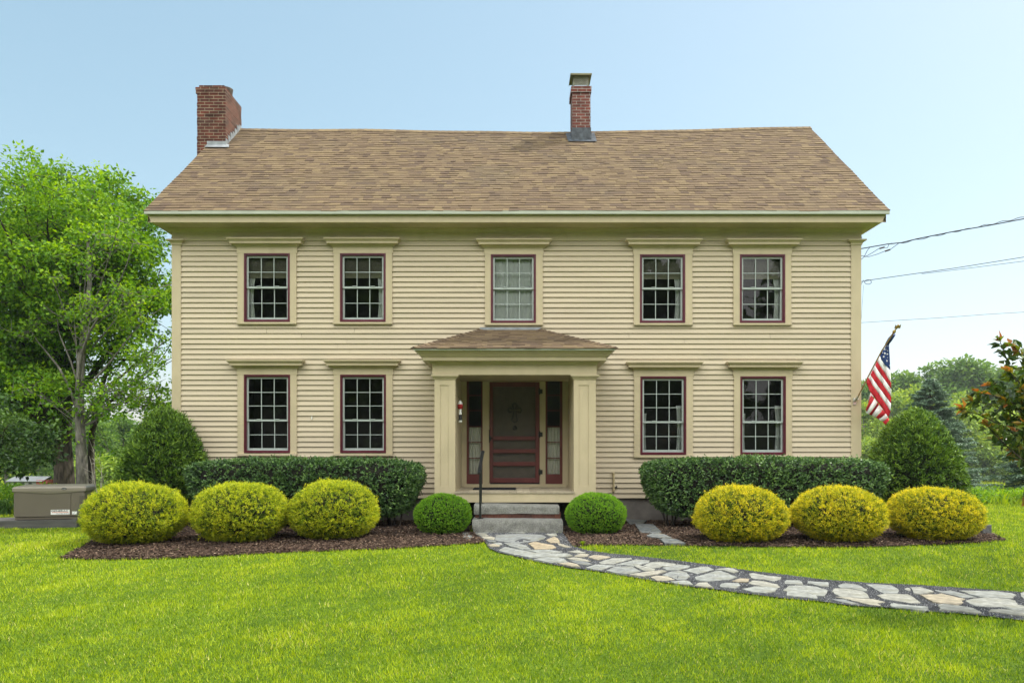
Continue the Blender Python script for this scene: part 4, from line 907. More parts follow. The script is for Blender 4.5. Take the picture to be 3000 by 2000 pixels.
mb = MB(); zq = WZ(1426); mb.tube([(pxx + .02, WD - .055, zq), (pxx + .06, WD - .06, zq)], .009, 8); mb.box(pxx + .05, pxx + .06, WD - .075, WD - .045, zq - .025, zq + .035); mb.box(pxx + .04, pxx + .075, WD - .063, WD - .057, zq + .01, zq + .016); mb.build('tap', M['black'], pp)
# small white hooks left on the siding
for a, b in ((915, 1223), (839, 1336)):
    mb = MB(); x, z = WX(a), WZ(b); mb.tube([(x, WD - .03, z + .03), (x, WD - .033, z - .03)], [.007, .010], 6)
    tag(mb.build('cable_clip', M['labelw']), 'tiny white clip on the siding between the lower left windows' if a == 915 else 'tiny white clip just under the sill of the lower left window', 'clip')

# granite steps
steps = thing('entry_steps', 'two rough granite slab steps with a course of red bricks between them', 'steps', (0, 12.9, float(gz(0, 12.9))))
def slab(x0, x1, y0, y1, z0, z1, name, par, wob=.02, tilt=0):
    nx, ny, nz = 40, 8, 6; oz = par.location.z; oy = par.location.y
    mb = MB()
    def pt(u, v, w):
        x = x0 + (x1 - x0) * u; y = y0 + (y1 - y0) * v; z = z0 + (z1 - z0) * w
        f = float(lump(np.array([[x * 7, y * 7, z * 9]]), 1.0)[0]); g = float(lump(np.array([[x * 23, y * 19, z * 31 + 5]]), 1.0)[0])
        if v < .01: y += wob * f * (1 - abs(w - .5)) + wob * .4 * g
        if w < .01: z += wob * 1.6 * f - .01
        if w > .99: z += wob * .15 * f + tilt * (u - .5)
        elif w > .5: z += tilt * (u - .5) * w
        if u < .01 or u > .99: x += wob * .7 * f
        e = .012
        if w > .99 and v < .01: y += e; z -= .003
        return (x, y - oy, z - oz)
    U = [i / nx for i in range(nx + 1)]; V = [i / ny for i in range(ny + 1)]; Wd_ = [i / nz for i in range(nz + 1)]
    mb.grid([[pt(u, 0, w) for u in U] for w in Wd_], sm=True); mb.grid([[pt(u, v, 1) for u in U] for v in V], sm=True)
    mb.grid([[pt(0, v, w) for w in Wd_] for v in V], sm=True); mb.grid([[pt(1, v, w) for v in V] for w in Wd_], sm=True); mb.grid([[pt(u, 1, 1 - w) for u in U] for w in Wd_], sm=True)
    return mb.build(name, M['granite'], par)
slab(-.675, .785, 12.88, 13.5, .10, .352, 'lower_step', steps, .022, -.012)
slab(-.675, .745, 13.22, 13.9, .430, .565, 'upper_step', steps, .008, -.03)
mb = MB(); x = -.66; oy, oz = steps.location.y, steps.location.z
while x < .76:
    e = x + random.uniform(.185, .2); mb.box(x, min(e, .77) - .008, 13.235 - oy + random.uniform(-.006, .006), 13.5 - oy, .330 - oz, .426 - oz, 0, random.random()); x = e
mb.box(-.66, .77, 13.25 - oy, 13.5 - oy, .325 - oz, .44 - oz, 0, .3)
br = tintmat('step_brick', [(0, (.06, .032, .026, 1)), (1, (.15, .06, .04, 1))], .9, .3, 30)
mb.build('brick_course', br, steps)
# handrail
hr = thing('handrail', 'black metal handrail sloping up beside the granite steps', 'handrail', (-.57, 13.05, .36))
def L_(p): return (p[0] + .57, p[1] - 13.05, p[2] - .36)
mb = MB(); a, b = P(1403, 1386, 12.98), P(1414.5, 1322, 13.62); d = Vector(b) - Vector(a)
xw = .021
def barbox(mb, a, b, w, h):
    a = Vector(a); b = Vector(b); s1 = Vector((w / 2, 0, 0)); s2 = Vector((0, 0, h / 2)); rows = [[tuple(p + s1 * i + s2 * j) for i, j in ((-1, -1), (1, -1), (1, 1), (-1, 1))] for p in (a, b)]
    mb.grid(rows, closed=True, sm=False); mb.face(rows[0][::-1]); mb.face(rows[1])
barbox(mb, L_(a), L_(b), .05, .03); barbox(mb, L_(b), L_((b[0] + .006, b[1] + .05, b[2] - .01)), .05, .03); mb.build('rail', M['black'], hr)
mb = MB(); x = P(1407, 1400, 13.05)[0]; mb.box(x - .018 + .57, x + .018 + .57, -.018, .018, 0, 1.14 - .36 + .02); mb.box(x - .05 + .57, x + .05 + .57, -.05, .05, -.004, .012); mb.build('post', M['black'], hr)
mb = MB(); x = P(1409, 1400, 13.5)[0]; mb.box(x - .018 + .57, x + .018 + .57, .43, .466, .205, 1.0); mb.box(x - .05 + .57, x + .05 + .57, .40, .49, .2, .222); mb.build('post', M['black'], hr)

# ------------------------------------------------------------------ shrubs
def sphere_pts(n, zmin=-1):
    v = rnd_dir(int(n * 1.6)); v = v[v[:, 2] > zmin]; return v[:n]
def coremesh(name, f, par, n=40, k=22):
    mb = MB(); rows = []
    for i in range(k + 1):
        th = math.pi * i / k; rows.append([tuple(f(np.array([[math.sin(th) * math.cos(2 * math.pi * j / n), math.sin(th) * math.sin(2 * math.pi * j / n), -math.cos(th)]]))[0]) for j in range(n)])
    mb.grid(rows, closed=True); return mb.build(name, M['core'], par)
def shrub(name, cat, label, group, loc, shape, m, n, L, W, depth=.07, spread=.5, up=.3, tmean=.55, core=.9, trunk=True, tip_shade_gain=.25, partname='foliage', per=8, tvar=.10, shoots=0):
    """shape(dirs) -> surface points relative to the base"""
    t = thing(name, label, cat, loc, 0, group)
    d = sphere_pts(n); P0 = shape(d); e = 1e-2
    ctr = np.array([0, 0, P0[:, 2].mean()])
    Nn = unit(P0 - ctr); Nn = unit(Nn + np.array([0, 0, .0]))
    dep = np.abs(RNG.normal(0, depth, len(P0))) - depth * .6
    lp = lump(P0 * 1.0, 6.0 / max(.6, P0[:, 2].max()))
    Pp = P0 - Nn * dep[:, None] + Nn * (lp * depth * .35)[:, None]
    # sprigs: several leaves fan out from each twig tip
    nt_ = max(1, len(Pp) // per); tip = RNG.integers(0, len(Pp), nt_); kk = np.repeat(tip, per); n_ = len(kk); tid = np.repeat(np.arange(nt_), per)
    twig = unit(Nn[tip] + RNG.normal(0, spread * .55, (nt_, 3)) + np.array([0, 0, up]))[tid]
    Pq = Pp[kk] + twig * (RNG.uniform(-.5, .9, n_) * L)[:, None] + RNG.normal(0, L * .22, (n_, 3))
    D = unit(twig + RNG.normal(0, spread, (n_, 3))); No = unit(rnd_dir(n_) + Nn[kk] * .6)
    sh = (RNG.uniform(size=nt_) < shoots)[tid]; Pq = Pq + twig * (sh * RNG.uniform(.3, 1.0, nt_)[tid] * L * 1.6)[:, None]
    tt = RNG.normal(0, tvar, nt_)[tid]
    tint = np.clip(tmean + tt + RNG.normal(0, .12, n_) + .10 * lp[kk] - dep[kk] / depth * tip_shade_gain * .25, 0, 1)  # leaves deeper in toned darker: older growth plus painted interior shade
    leaves(partname, Pq, D, No, L * RNG.uniform(.6, 1.3, n_), W * RNG.uniform(.7, 1.3, n_), tint, m, t)
    if core: coremesh('shade_core', lambda q: (shape(q) - np.array([0, 0, ctr[2]])) * core + np.array([0, 0, ctr[2]]), t)
    if trunk:
        mb = MB()
        for k in range(9):
            a = random.uniform(0, 6.28); r = random.uniform(.02, .14); mb.tube([(r * math.cos(a), r * math.sin(a), -.03), (r * 1.6 * math.cos(a), r * 1.6 * math.sin(a), .12), (r * 3 * math.cos(a + .4), r * 3 * math.sin(a + .4), .34)], [.016, .013, .009], 5)
        mb.build('stem', M['barkdark'], t)
    return t
def dome(rx, ry, h, zlow, zc=.42, n=2.3, seed=0, bottom=.72):
    """rounded clipped dome: widest at zc*h, undercut below"""
    def f(d):
        d = np.asarray(d, float); nn = np.where(d[:, 2] > 0, 2 + (n - 2) * .45, n)[:, None]; k = (np.abs(d) ** nn).sum(1) ** (1 / nn[:, 0]); q = d / k[:, None]
        z0 = zlow + (h - zlow) * zc; z = np.where(q[:, 2] > 0, z0 + q[:, 2] * (h - z0), z0 + q[:, 2] * (z0 - zlow))
        s = np.where(q[:, 2] < 0, 1 - (1 - bottom) * np.abs(q[:, 2]) ** 1.5, 1)
        o = np.stack([q[:, 0] * rx * s, q[:, 1] * ry * s, z], 1)
        l = 1 + .04 * lump(o + seed * 3.1, 4.5) + .025 * lump(o + seed * 1.7, 11); o[:, :2] *= l[:, None]; o[:, 2] *= 1 + (l - 1) * .6; return o
    return f
def bush_at(px0, px1, yt, yb, d): # centre distance and the size seen there
    cxp = (px0 + px1) / 2; x = (cxp - CX) * d / FPX; r = (px1 - px0) / 2 * d / FPX; g = float(gz(x, d)); h = EYE + (HY - yt) * (d - r * .15) / FPX - g; return x, d, g, r, h
yel = [(252, 546, 1415, 11.8, 'yelL', 'golden dome shrub nearest the generator, leftmost of the yellow ones', 0),
       (567, 842, 1413, 12.0, 'yelL', 'golden dome shrub in the middle of the three on the left bed', 1),
       (845, 1113, 1407, 12.3, 'yelL', 'golden dome shrub third from the generator, nearest the left green ball', 2),
       (2035, 2305, 1428, 12.0, 'yel', 'bright yellow dome shrub under the lower window right of the porch', 3),
       (2322, 2598, 1428, 12.0, 'yel', 'bright yellow dome shrub between two others in the right bed', 4),
       (2610, 2868, 1430, 12.2, 'yel', 'bright yellow dome shrub before the right cone, beside the granite block', 5)]
for a, b, yt, d, mk, lb, sd2 in yel:
    x, y, g, r, h = bush_at(a, b, yt, 0, d)
    shrub('golden_shrub', 'shrub', lb, 'clipped golden dome shrubs', (x, y, g), dome(r * (.88 + .02 * (sd2 % 2)), r * .86, h * .945, .0, (.44, .47, .43, .42, .46, .44)[sd2], (2.7, 2.9, 2.6, 2.8, 2.6, 2.9)[sd2], sd2 * 4, .70), M[mk], 90000, .034, .0068, .06, .6, .35, .55, .86, tip_shade_gain=2.2, per=9, tvar=.13, shoots=.035)
for a, b, yt, d, lb in ((1219, 1379, 1451, 12.95, 'small bright green clipped ball shrub left of the granite steps'), (1660, 1829, 1449, 12.95, 'small bright green clipped ball shrub right of the granite steps')):
    x, y, g, r, h = bush_at(a, b, yt, 0, d)
    shrub('boxwood_ball', 'shrub', lb, 'clipped green ball shrubs', (x, y, g), dome(r * .96, r * .96, h, -.03, .52, 2.5, a * .01, .9), M['box'], 42000, .019, .011, .028, .8, .3, .58, .93, trunk=False, tip_shade_gain=1.5, per=7)
def cone_shape(prof, seed):
    zs = np.array([p[0] for p in prof]); rs = np.array([p[1] for p in prof])
    def f(d):
        d = np.asarray(d, float); w = np.clip((d[:, 2] + 1) / 2, 0, 1); w = w ** .9
        a = np.arctan2(d[:, 1], d[:, 0]); z = zs[0] + (zs[-1] - zs[0]) * w; r = np.interp(z, zs, rs)
        o = np.stack([np.cos(a) * r, np.sin(a) * r, z], 1); l = 1 + .05 * lump(o + seed, 3.2); o[:, :2] *= l[:, None]; return o
    return f
cp = [(.1, .45), (.35, .80), (.7, .84), (1.1, .77), (1.5, .63), (1.8, .48), (2.02, .30), (2.14, .14), (2.18, .02)]
for px, d, k, lb, sd3 in ((487, 14.75, .98, 'tall rounded dark green cone shrub at the left house corner', 3), (2683, 15.0, 1.03, 'tall rounded dark green cone shrub at the right house corner below the flag', 9)):
    x = (px - CX) * d / FPX; pr = [(z * .925, r * k * .90) for z, r in cp]
    shrub('cone_shrub', 'shrub', lb, 'clipped evergreen cone shrubs', (x, d, float(gz(x, d))), cone_shape(pr, sd3), M['arb'], 50000, .08, .018, .085, .42, .55, .5, .8, tip_shade_gain=1.8, per=10, tvar=.16, shoots=.01)
def hedge_shape(hx, hy, h, zlow, seed):
    def f(d):
        d = np.asarray(d, float); s = np.array([hx, hy, (h - zlow) / 2]); n = 7.0
        # spread points evenly over a box, then round its corners
        q = d / np.max(np.abs(d), axis=1, keepdims=True); q = np.sign(q) * np.abs(q) ** .95; k = (np.abs(q) ** n).sum(1) ** (1 / n); q = q / k[:, None]
        z = zlow + (q[:, 2] + 1) / 2 * (h - zlow); t = (q[:, 2] + 1) / 2; nar = .86 + .14 * ss(0, .55, t)
        o = np.stack([q[:, 0] * (hx - .28 * (1 - ss(0, .75, t))), q[:, 1] * hy * nar, z], 1); l = lump(o + seed, 2.6); o[:, 2] += .025 * l * (q[:, 2] > .3); o[:, 1] += .035 * l; o[:, 0] += .03 * l; return o
    return f
for a, b, yt, lb, sd4 in ((532, 1240, 1354, 'long dark green clipped hedge left of the porch', 2), (1889, 2612, 1350, 'long dark green clipped hedge right of the porch', 8)):
    d = 13.95; hy = .5; x0, x1 = (a + 14 - CX) * (d - .35) / FPX, (b - 14 - CX) * (d - .35) / FPX; x = (x0 + x1) / 2; g = float(gz(x, d)); h = EYE + (HY - yt) * (d - .4) / FPX - g
    t = shrub('hedge', 'hedge', lb, 'long clipped hedges under the windows', (x, d, g), hedge_shape((x1 - x0) / 2, hy, h, .22, sd4), M['hedge'], 60000, .048, .028, .06, .8, .15, .5, .9, trunk=False, tip_shade_gain=1.4, per=5, tvar=.14, shoots=.03)
    mb = MB()
    for k in range(7):
        xx = -(x1 - x0) / 2 + .45 + k * ((x1 - x0) - .9) / 6
        for j in range(4): q = random.uniform(-.1, .1); mb.tube([(xx + q, random.uniform(-.1, .1), -.03), (xx + q * 2.2, random.uniform(-.2, .2), .4)], [.02, .012], 5)
    mb.build('stem', M['barkdark'], t)
# little tufts and strap-leaved clumps
def strap_clump(name, cat, label, loc, n, h, spread, w, m, group=None, tmean=.5):
    V = []; T = []
    for k in range(n):
        a = random.uniform(0, 6.28); L = h * random.uniform(.7, 1.25); out = spread * random.uniform(.3, 1.1); b0 = Vector((random.uniform(-.08, .08), random.uniform(-.08, .08), 0)) * (spread / .4)
        s = Vector((-math.sin(a), math.cos(a), 0)) * w / 2; pts = []
        for i in range(7):
            u = i / 6; pts.append((b0 + Vector((math.cos(a) * out * u ** 1.6, math.sin(a) * out * u ** 1.6, L * (u * 1.5 - .85 * u * u * (1 + out)))), (1 - u) ** .6))
        t_ = min(1, max(0, random.gauss(tmean, .2)))
        for i in range(6):
            (p, wa), (q, wb) = pts[i], pts[i + 1]; V += [p - s * wa, p + s * wa, q + s * wb, q - s * wb]; T.append(t_)
    o = raw_mesh(name, np.array([tuple(v) for v in V]), 4, m, T); o.location = loc; return tag(o, label, cat, group)
x = (275 - CX) * 13.35 / FPX; strap_clump('daylily', 'plant', 'arching strap leaved daylily clump between the generator and first yellow shrub', (x, 13.35, float(gz(x, 13.35))), 85, .82, .42, .026, M['strap'])
x = (14 - CX) * 16.5 / FPX; strap_clump('daylily', 'plant', 'low strap leaved clump at the left edge behind the generator pad', (x, 16.5, float(gz(x, 16.5))), 90, .55, .5, .026, M['strap'])
x, y = G(1707, 1600); strap_clump('grass_tuft', 'plant', 'single long grass tuft at the path corner below the right green ball', (x, y, float(gz(x, y))), 220, .10, .07, .005, M['grass'], tmean=.4)
for i in range(3):
    x, y = G([520, 2140, 1330][i], [1612, 1592, 1598][i]); strap_clump('weed', 'plant', ['small weed seedling in mulch under the leftmost yellow shrubs', 'small weed seedling in mulch below the yellow shrub right of the porch', 'small grass seedling in mulch left of the path'][i], (x, y, float(gz(x, y))), 12, .04, .04, .012, M['box'])
# granite marker block
mb = MB(); x, y = (2881 - CX) * 12.75 / FPX, 12.75; mb.box(-.085, .085, -.08, .1, -.05, .165)
o = mb.build('granite_block', M['rock']); o.location = (x, y, float(gz(x, y))); o.rotation_euler = (0, R(2), R(14)); md = o.modifiers.new('Bevel', 'BEVEL'); md.width = .014; md.segments = 2
tag(o, 'square dark granite block at the right end of the mulch bed', 'stone block')

# ------------------------------------------------------------------ generator on its pad
gyaw = R(14)
gen = thing('generator', 'taupe metal standby generator box with white maker label, left of the house', 'generator', (-8.75, 13.86, .262), gyaw)
GL, GW, GH = 1.13, .62, .50
mb = MB(); mb.box(0, GL, 0, GW, .05, GH); mb.box(.012, GL - .01, .012, GW - .012, 0, .05); o = mb.build('housing', M['gen'], gen); md = o.modifiers.new('Bevel', 'BEVEL'); md.width = .008; md.segments = 2
mb = MB(); mb.box(.035, .90, -.008, .004, .052, GH - .012); mb.box(.91, GL - .012, -.008, .004, .052, GH - .012); o = mb.build('door_panel', M['gen'], gen); md = o.modifiers.new('Bevel', 'BEVEL'); md.width = .004
rows = []
for z, e in ((GH - .014, .012), (GH - .0, .02), (GH + .05, .018), (GH + .075, .004), (GH + .088, -.04)):
    rows.append([(-e, -e, z), (GL * .25, -e - .004, z - (.016 if z < GH else 0)), (GL * .5, -e - .006, z - (.03 if z < GH - .01 else 0)), (GL * .75, -e - .004, z - (.02 if z < GH else 0)), (GL + e, -e, z), (GL + e, GW + e, z + (.01 if z > GH + .07 else 0)), (-e, GW + e, z + (.01 if z > GH + .07 else 0))])
mb = MB(); mb.grid(rows, closed=True, sm=False); mb.face(rows[-1]); mb.face(rows[0][::-1]); lid = mb.build('lid', M['genlid'], gen)
def disc(mb, cx, y, cz, rx, rz, th, n=28):
    ring = lambda yy, k: [(cx + rx * k * math.cos(2 * math.pi * i / n), yy, cz + rz * k * math.sin(2 * math.pi * i / n)) for i in range(n)]
    a, b, c_ = ring(y, 1), ring(y - th * .6, 1), ring(y - th, .86); mb.grid([a, b, c_], closed=True, sm=False); mb.face(c_[::-1])
mb = MB(); disc(mb, .80, -.017, GH + .036, .044, .022, .008); bd = mb.build('badge', M['black'], gen)
mb = MB()
for k in range(7): mb.box(.775 + k * .0075, .7795 + k * .0075, -.0262, -.0255, GH + .033, GH + .040)
mb.build('badge_lettering', M['labelw'], bd)
mb = MB(); mb.box(.925, 1.0, -.0095, -.0082, .085, .135); mb.build('small_label', M['labelw'], gen)
mb = MB()
for k in range(7): mb.box(GL - .09, GL - .02, -.0105, -.0085, .18 + k * .035, .188 + k * .035)
mb.build('louvre', M['black'], gen)
mb = MB(); mb.box(.585, .885, -.0100, -.0082, .085, .168); lab = mb.build('maker_label', M['labelw'], gen)
def text(name, body, size, x, z, y, m, par, sx=1, bold=0, width=None):
    cu = bpy.data.curves.new(name, 'FONT'); cu.body = body; cu.size = size; cu.offset = bold; cu.extrude = .0003; cu.space_character = 1.02
    ob = bpy.data.objects.new(name + '_tmp', cu); C.objects.link(ob); dg = bpy.context.evaluated_depsgraph_get(); dg.update()
    me = bpy.data.meshes.new_from_object(ob.evaluated_get(dg)); bpy.data.objects.remove(ob); me.name = name
    co = np.empty(len(me.vertices) * 3); me.vertices.foreach_get('co', co); co = co.reshape(-1, 3)
    w = co[:, 0].max() - co[:, 0].min(); k = (width / w) if width else sx; co[:, 0] -= co[:, 0].min()
    out = np.stack([x + co[:, 0] * k, y - co[:, 2], z + co[:, 1]], 1); me.vertices.foreach_set('co', out.ravel()); me.materials.clear(); me.materials.append(m); me.update()
    return link(bpy.data.objects.new(name, me), par)
text('lettering', 'GENERAC', .040, .593, .134, -.0105, M['labelk'], lab, bold=.0011, width=.27)
text('small_lettering', 'Guardian Series', .0175, .672, .0945, -.0105, M['labelk'], lab, bold=.0005, width=.20)
mb = MB(); mb.box(.60, .87, -.0108, -.0101, .117, .126); mb.build('stripe', M['labelo'], lab)
pad = thing('generator_pad', 'low grey weathered timber base under the generator', 'base', (-9.75, 13.42, 0), gyaw)
mb = MB(); mb.box(0, 2.02, 0, .10, .06, .262); mb.box(2.02, 2.12, .0, .95, .058, .268); mb.build('timber_edge', M['timber'], pad)
mb = MB(); mb.box(.0, 2.02, .1, .95, .05, .252); mb.build('pad_fill', M['concrete'], pad)

# ------------------------------------------------------------------ flag
def F(x, y, d): return P(2500 + x / 4.24, 900 + y / 4.24, d)     # coordinates of the flag crop
flag = thing('flag', 'American flag hanging from a slanted pole on the right corner of the house', 'flag', F(25, 1150, 14.98))
fl0 = Vector(flag.location)
def FL(x, y, d): return tuple(Vector(F(x, y, d)) - fl0)
mb = MB(); mb.tube([FL(30, 1160, 14.97), FL(190, 850, 14.72), FL(350, 545, 14.47), FL(545, 245, 14.2)], .0125, 10); mb.build('pole', M['pole'], flag)
mb = MB(); q = F(12, 1155, 15.0)
for c_ in ((25, 1150, .022),): mb.tube([FL(10, 1160, 15.01), FL(28, 1152, 14.97), FL(60, 1100, 14.93)], [.03, .022, .02], 10)
c0 = FL(16, 1165, 15.005); mb.box(c0[0] - .03, c0[0] + .03, c0[1] - .006, c0[1] + .006, c0[2] - .07, c0[2] + .06); mb.tube([FL(20, 1145, 14.97), FL(66, 1140, 14.97)], .010, 8)
mb.build('bracket', M['steel'], flag)
mb = MB(); a = Vector(FL(490, 330, 14.27)); b = Vector(FL(565, 215, 14.17)); dd = (b - a)
mb.tube([a, a + dd * .12, a + dd * .2, a + dd * .32, a + dd * .42, a + dd * .6, a + dd * .75, a + dd], [.012, .022, .030, .026, .012, .014, .03, .012], 10)
for s_ in (-1, 1): mb.face([a + dd * .62, a + dd * .95 + Vector((s_ * .05, 0, .02)), a + dd * .78 + Vector((s_ * .055, .01, -.03))])
mb.build('finial', M['brass'], flag)
# cloth: each band is ruled between a point on the hoist side and one on the fold
def wave(x, y): return 14.62 + .03 * math.sin(x * .045 + y * .012) + .018 * math.sin(x * .09 - y * .02 + 1) - (1160 - y) * .00022
def band(mb, top, bot, m, off=0, n=12):
    def samp(pl, u):
        k = u * (len(pl) - 1); i = min(int(k), len(pl) - 2); f = k - i; return (pl[i][0] + (pl[i + 1][0] - pl[i][0]) * f, pl[i][1] + (pl[i + 1][1] - pl[i][1]) * f)
    rows = []
    for j in range(4):
        t = j / 3; r = []
        for i in range(n + 1):
            a, b = samp(top, i / n), samp(bot, i / n); x, y = a[0] + (b[0] - a[0]) * t, a[1] + (b[1] - a[1]) * t; r.append(FL(x, y, wave(x, y) + off))
        rows.append(r)
    mb.grid(rows, m)
MT = [M['fred'], M['fwhite'], M['fblue']]
B0 = [(330, 605), (345, 640), (390, 710), (455, 772)]
B1 = [(295, 668), (335, 730), (400, 830), (468, 935)] ; B1t = [(462, 825)]
B2 = [(270, 722), (310, 790), (390, 900), (472, 1015)]
B3 = [(240, 778), (290, 855), (380, 975), (470, 1110)]
B4 = [(212, 838), (260, 915), (360, 1050), (468, 1195)]
B5 = [(186, 872), (235, 960), (340, 1105), (462, 1290)]
B6 = [(160, 935), (210, 1050), (330, 1210), (435, 1365)]
mb = MB()
band(mb, [(505, 335), (470, 360), (450, 430), (447, 500)], [(330, 605), (370, 680), (410, 730), (458, 772)][:1] + [(350, 660), (400, 720), (458, 772)], 2)
# canton as two joined ruled pieces for a cleaner outline
mb = MB()
Lc = [(488, 335), (450, 385), (420, 440), (395, 500), (360, 548), (335, 590), (330, 610), (345, 645), (390, 712), (440, 765)]
Rc = [(518, 345), (475, 392), (452, 430), (445, 470), (446, 510), (449, 560), (452, 620), (455, 680), (457, 730), (459, 774)]
rows = []
for l, r in zip(Lc, Rc): rows.append([FL(l[0] + (r[0] - l[0]) * k / 6, l[1] + (r[1] - l[1]) * k / 6, wave(l[0] + (r[0] - l[0]) * k / 6, l[1]) - .006 * math.sin(k * 1.9 + l[1] * .02) * 1.5) for k in range(7)])
mb.grid(rows, 2)
# pleats of the rolled canton near the pole tip
mb.tube([FL(505, 335, 14.3), FL(455, 400, 14.4), FL(412, 465, 14.5)], [.03, .04, .03], 8, 2)
band(mb, B0[:] + [(461, 820)], B1, 1)
mb.face([FL(440, 765, 14.55), FL(458, 768, 14.55), FL(462, 825, 14.56), FL(452, 790, 14.555)], 0)
band(mb, B1, B2, 1 if False else 0); band(mb, B2, B3, 1); band(mb, B3, B4, 0); band(mb, B4, B5, 1); band(mb, B5, B6, 0)
band(mb, [(435, 1365), (445, 1400)], [(365, 1425), (400, 1462)], 0, .01)
# the fly end folded behind, its stripes running the other way
def quad(pts, m, off=.05): mb.grid([[FL(*pts[0], wave(*pts[0]) + off), FL(*pts[1], wave(*pts[1]) + off)], [FL(*pts[3], wave(*pts[3]) + off), FL(*pts[2], wave(*pts[2]) + off)]], m)
quad([(215, 1055), (250, 1105), (185, 1170), (170, 1200)], 1); quad([(225, 1095), (262, 1135), (165, 1300), (155, 1265)], 0); quad([(262, 1128), (300, 1185), (195, 1330), (152, 1303)], 1)
quad([(285, 1170), (330, 1215), (232, 1345), (195, 1326)], 0); quad([(320, 1210), (370, 1270), (278, 1368), (228, 1340)], 1); quad([(355, 1262), (405, 1315), (318, 1392), (274, 1365)], 0)
quad([(395, 1305), (438, 1355), (368, 1428), (316, 1390)], 1)
cl = mb.build('cloth', MT, flag)
md = cl.modifiers.new('Solidify', 'SOLIDIFY'); md.thickness = .002; md.offset = 0
mb = MB()
for sx_, sy_, sz in ((405, 478, 8), (388, 522, 13), (430, 480, 7), (392, 570, 15), (365, 565, 8), (423, 580, 14), (428, 540, 8), (378, 612, 14), (419, 623, 14), (416, 664, 16), (408, 525, 7), (451, 722, 8)):
    pts = []
    for k in range(10):
        r = sz if k % 2 == 0 else sz * .42; a = math.pi / 2 + k * math.pi / 5; pts.append(FL(sx_ + r * math.cos(a), sy_ - r * math.sin(a), wave(sx_, sy_) - .016))
    mb.face(pts)
mb.build('star', M['fwhite'], cl)

# ------------------------------------------------------------------ wires on the right
def wire(pts, r, name, label, n=1):
    mb = MB(); P0 = [P(*p) for p in pts]; Q = []
    for i in range(len(P0) - 1):
        a, b = Vector(P0[i]), Vector(P0[i + 1])
        for k in range(6): Q.append(a.lerp(b, k / 6))
    Q.append(Vector(P0[-1]))
    mb.tube(Q, r, 6); return tag(mb.build(name, M['wire']), label, 'cable')
w_ = wire([(2430, 741, 17.3), (2520, 729, 17.1), (2600, 715, 17.0), (2640, 711, 16.9), (2690, 699, 16.8), (2800, 677, 16.7), (2900, 660, 16.6), (3000, 641, 16.5), (3120, 612, 16.4), (3300, 566, 16.3)], .011, 'power_cable', 'thick twisted black power cable, highest of the wires at the right')
mb = MB()
Q = [Vector(P(2640 + k * 9, 712 - k * 1.9 + 1.8 * math.sin(k * 1.1), 16.86 - k * .004)) for k in range(60)]; mb.tube(Q, .007, 5)
for pl in ([(2520, 748, 17.1), (2535, 752, 17.1), (2555, 741, 17.08), (2575, 728, 17.05), (2586, 725, 17.05)], [(2592, 725, 17.04), (2600, 726, 17.03), (2604, 716, 17.0), (2612, 712, 17)],
           [(2520, 749, 17.1), (2545, 752, 17.1), (2572, 744, 17.08), (2596, 734, 17.05)], [(2608, 731, 17.04), (2618, 724, 17.0), (2634, 712, 16.95)], [(2521, 762, 17.1), (2532, 752, 17.1), (2540, 735, 17.08), (2548, 725, 17.07)]):
    mb.tube([P(*p) for p in pl], .006, 5)
mb.build('splice_lead', M['wire'], w_)
mb = MB(); mb.tube([P(2577, 728, 17.05), P(2591, 724, 17.04)], .017, 8); mb.tube([P(2593, 736, 17.05), P(2608, 731, 17.04)], .017, 8); mb.build('splice_sleeve', M['barkdark'], w_)
w_ = wire([(2440, 838, 17.3), (2535, 823, 17.1), (2557, 819, 17.0), (2700, 799, 16.8), (2800, 785, 16.7), (2900, 769, 16.6), (3000, 753, 16.5), (3300, 705, 16.2)], .007, 'phone_cable', 'upper of the two thin wires at mid height, with a small coil')
mb = MB(); mb.tube([P(2543 + 10 * math.cos(a), 826 - 6.5 * math.sin(a), 17.0) for a in np.linspace(0, 6.28, 18)], .006, 5); mb.tube([P(2518, 842, 17.1), P(2530, 820, 17.05)], .005, 5); mb.tube([P(2530, 835, 17.0), P(2523, 940, 17.1)], .0025, 4); mb.build('cable_coil', M['wire'], w_)
wire([(2700, 802, 16.8), (2760, 795, 16.7), (2850, 784, 16.6), (3000, 765, 16.4), (3300, 722, 16.1)], .005, 'phone_cable', 'lower of the two thin wires at mid height, running beside the upper one')
wire([(2440, 951, 17.3), (2523, 945, 17.1), (2600, 940, 17.0), (2750, 931, 16.8), (2900, 920, 16.6), (3000, 914, 16.5), (3300, 890, 16.2)], .004, 'thin_cable', 'thinnest single wire, just above the flag pole tip')

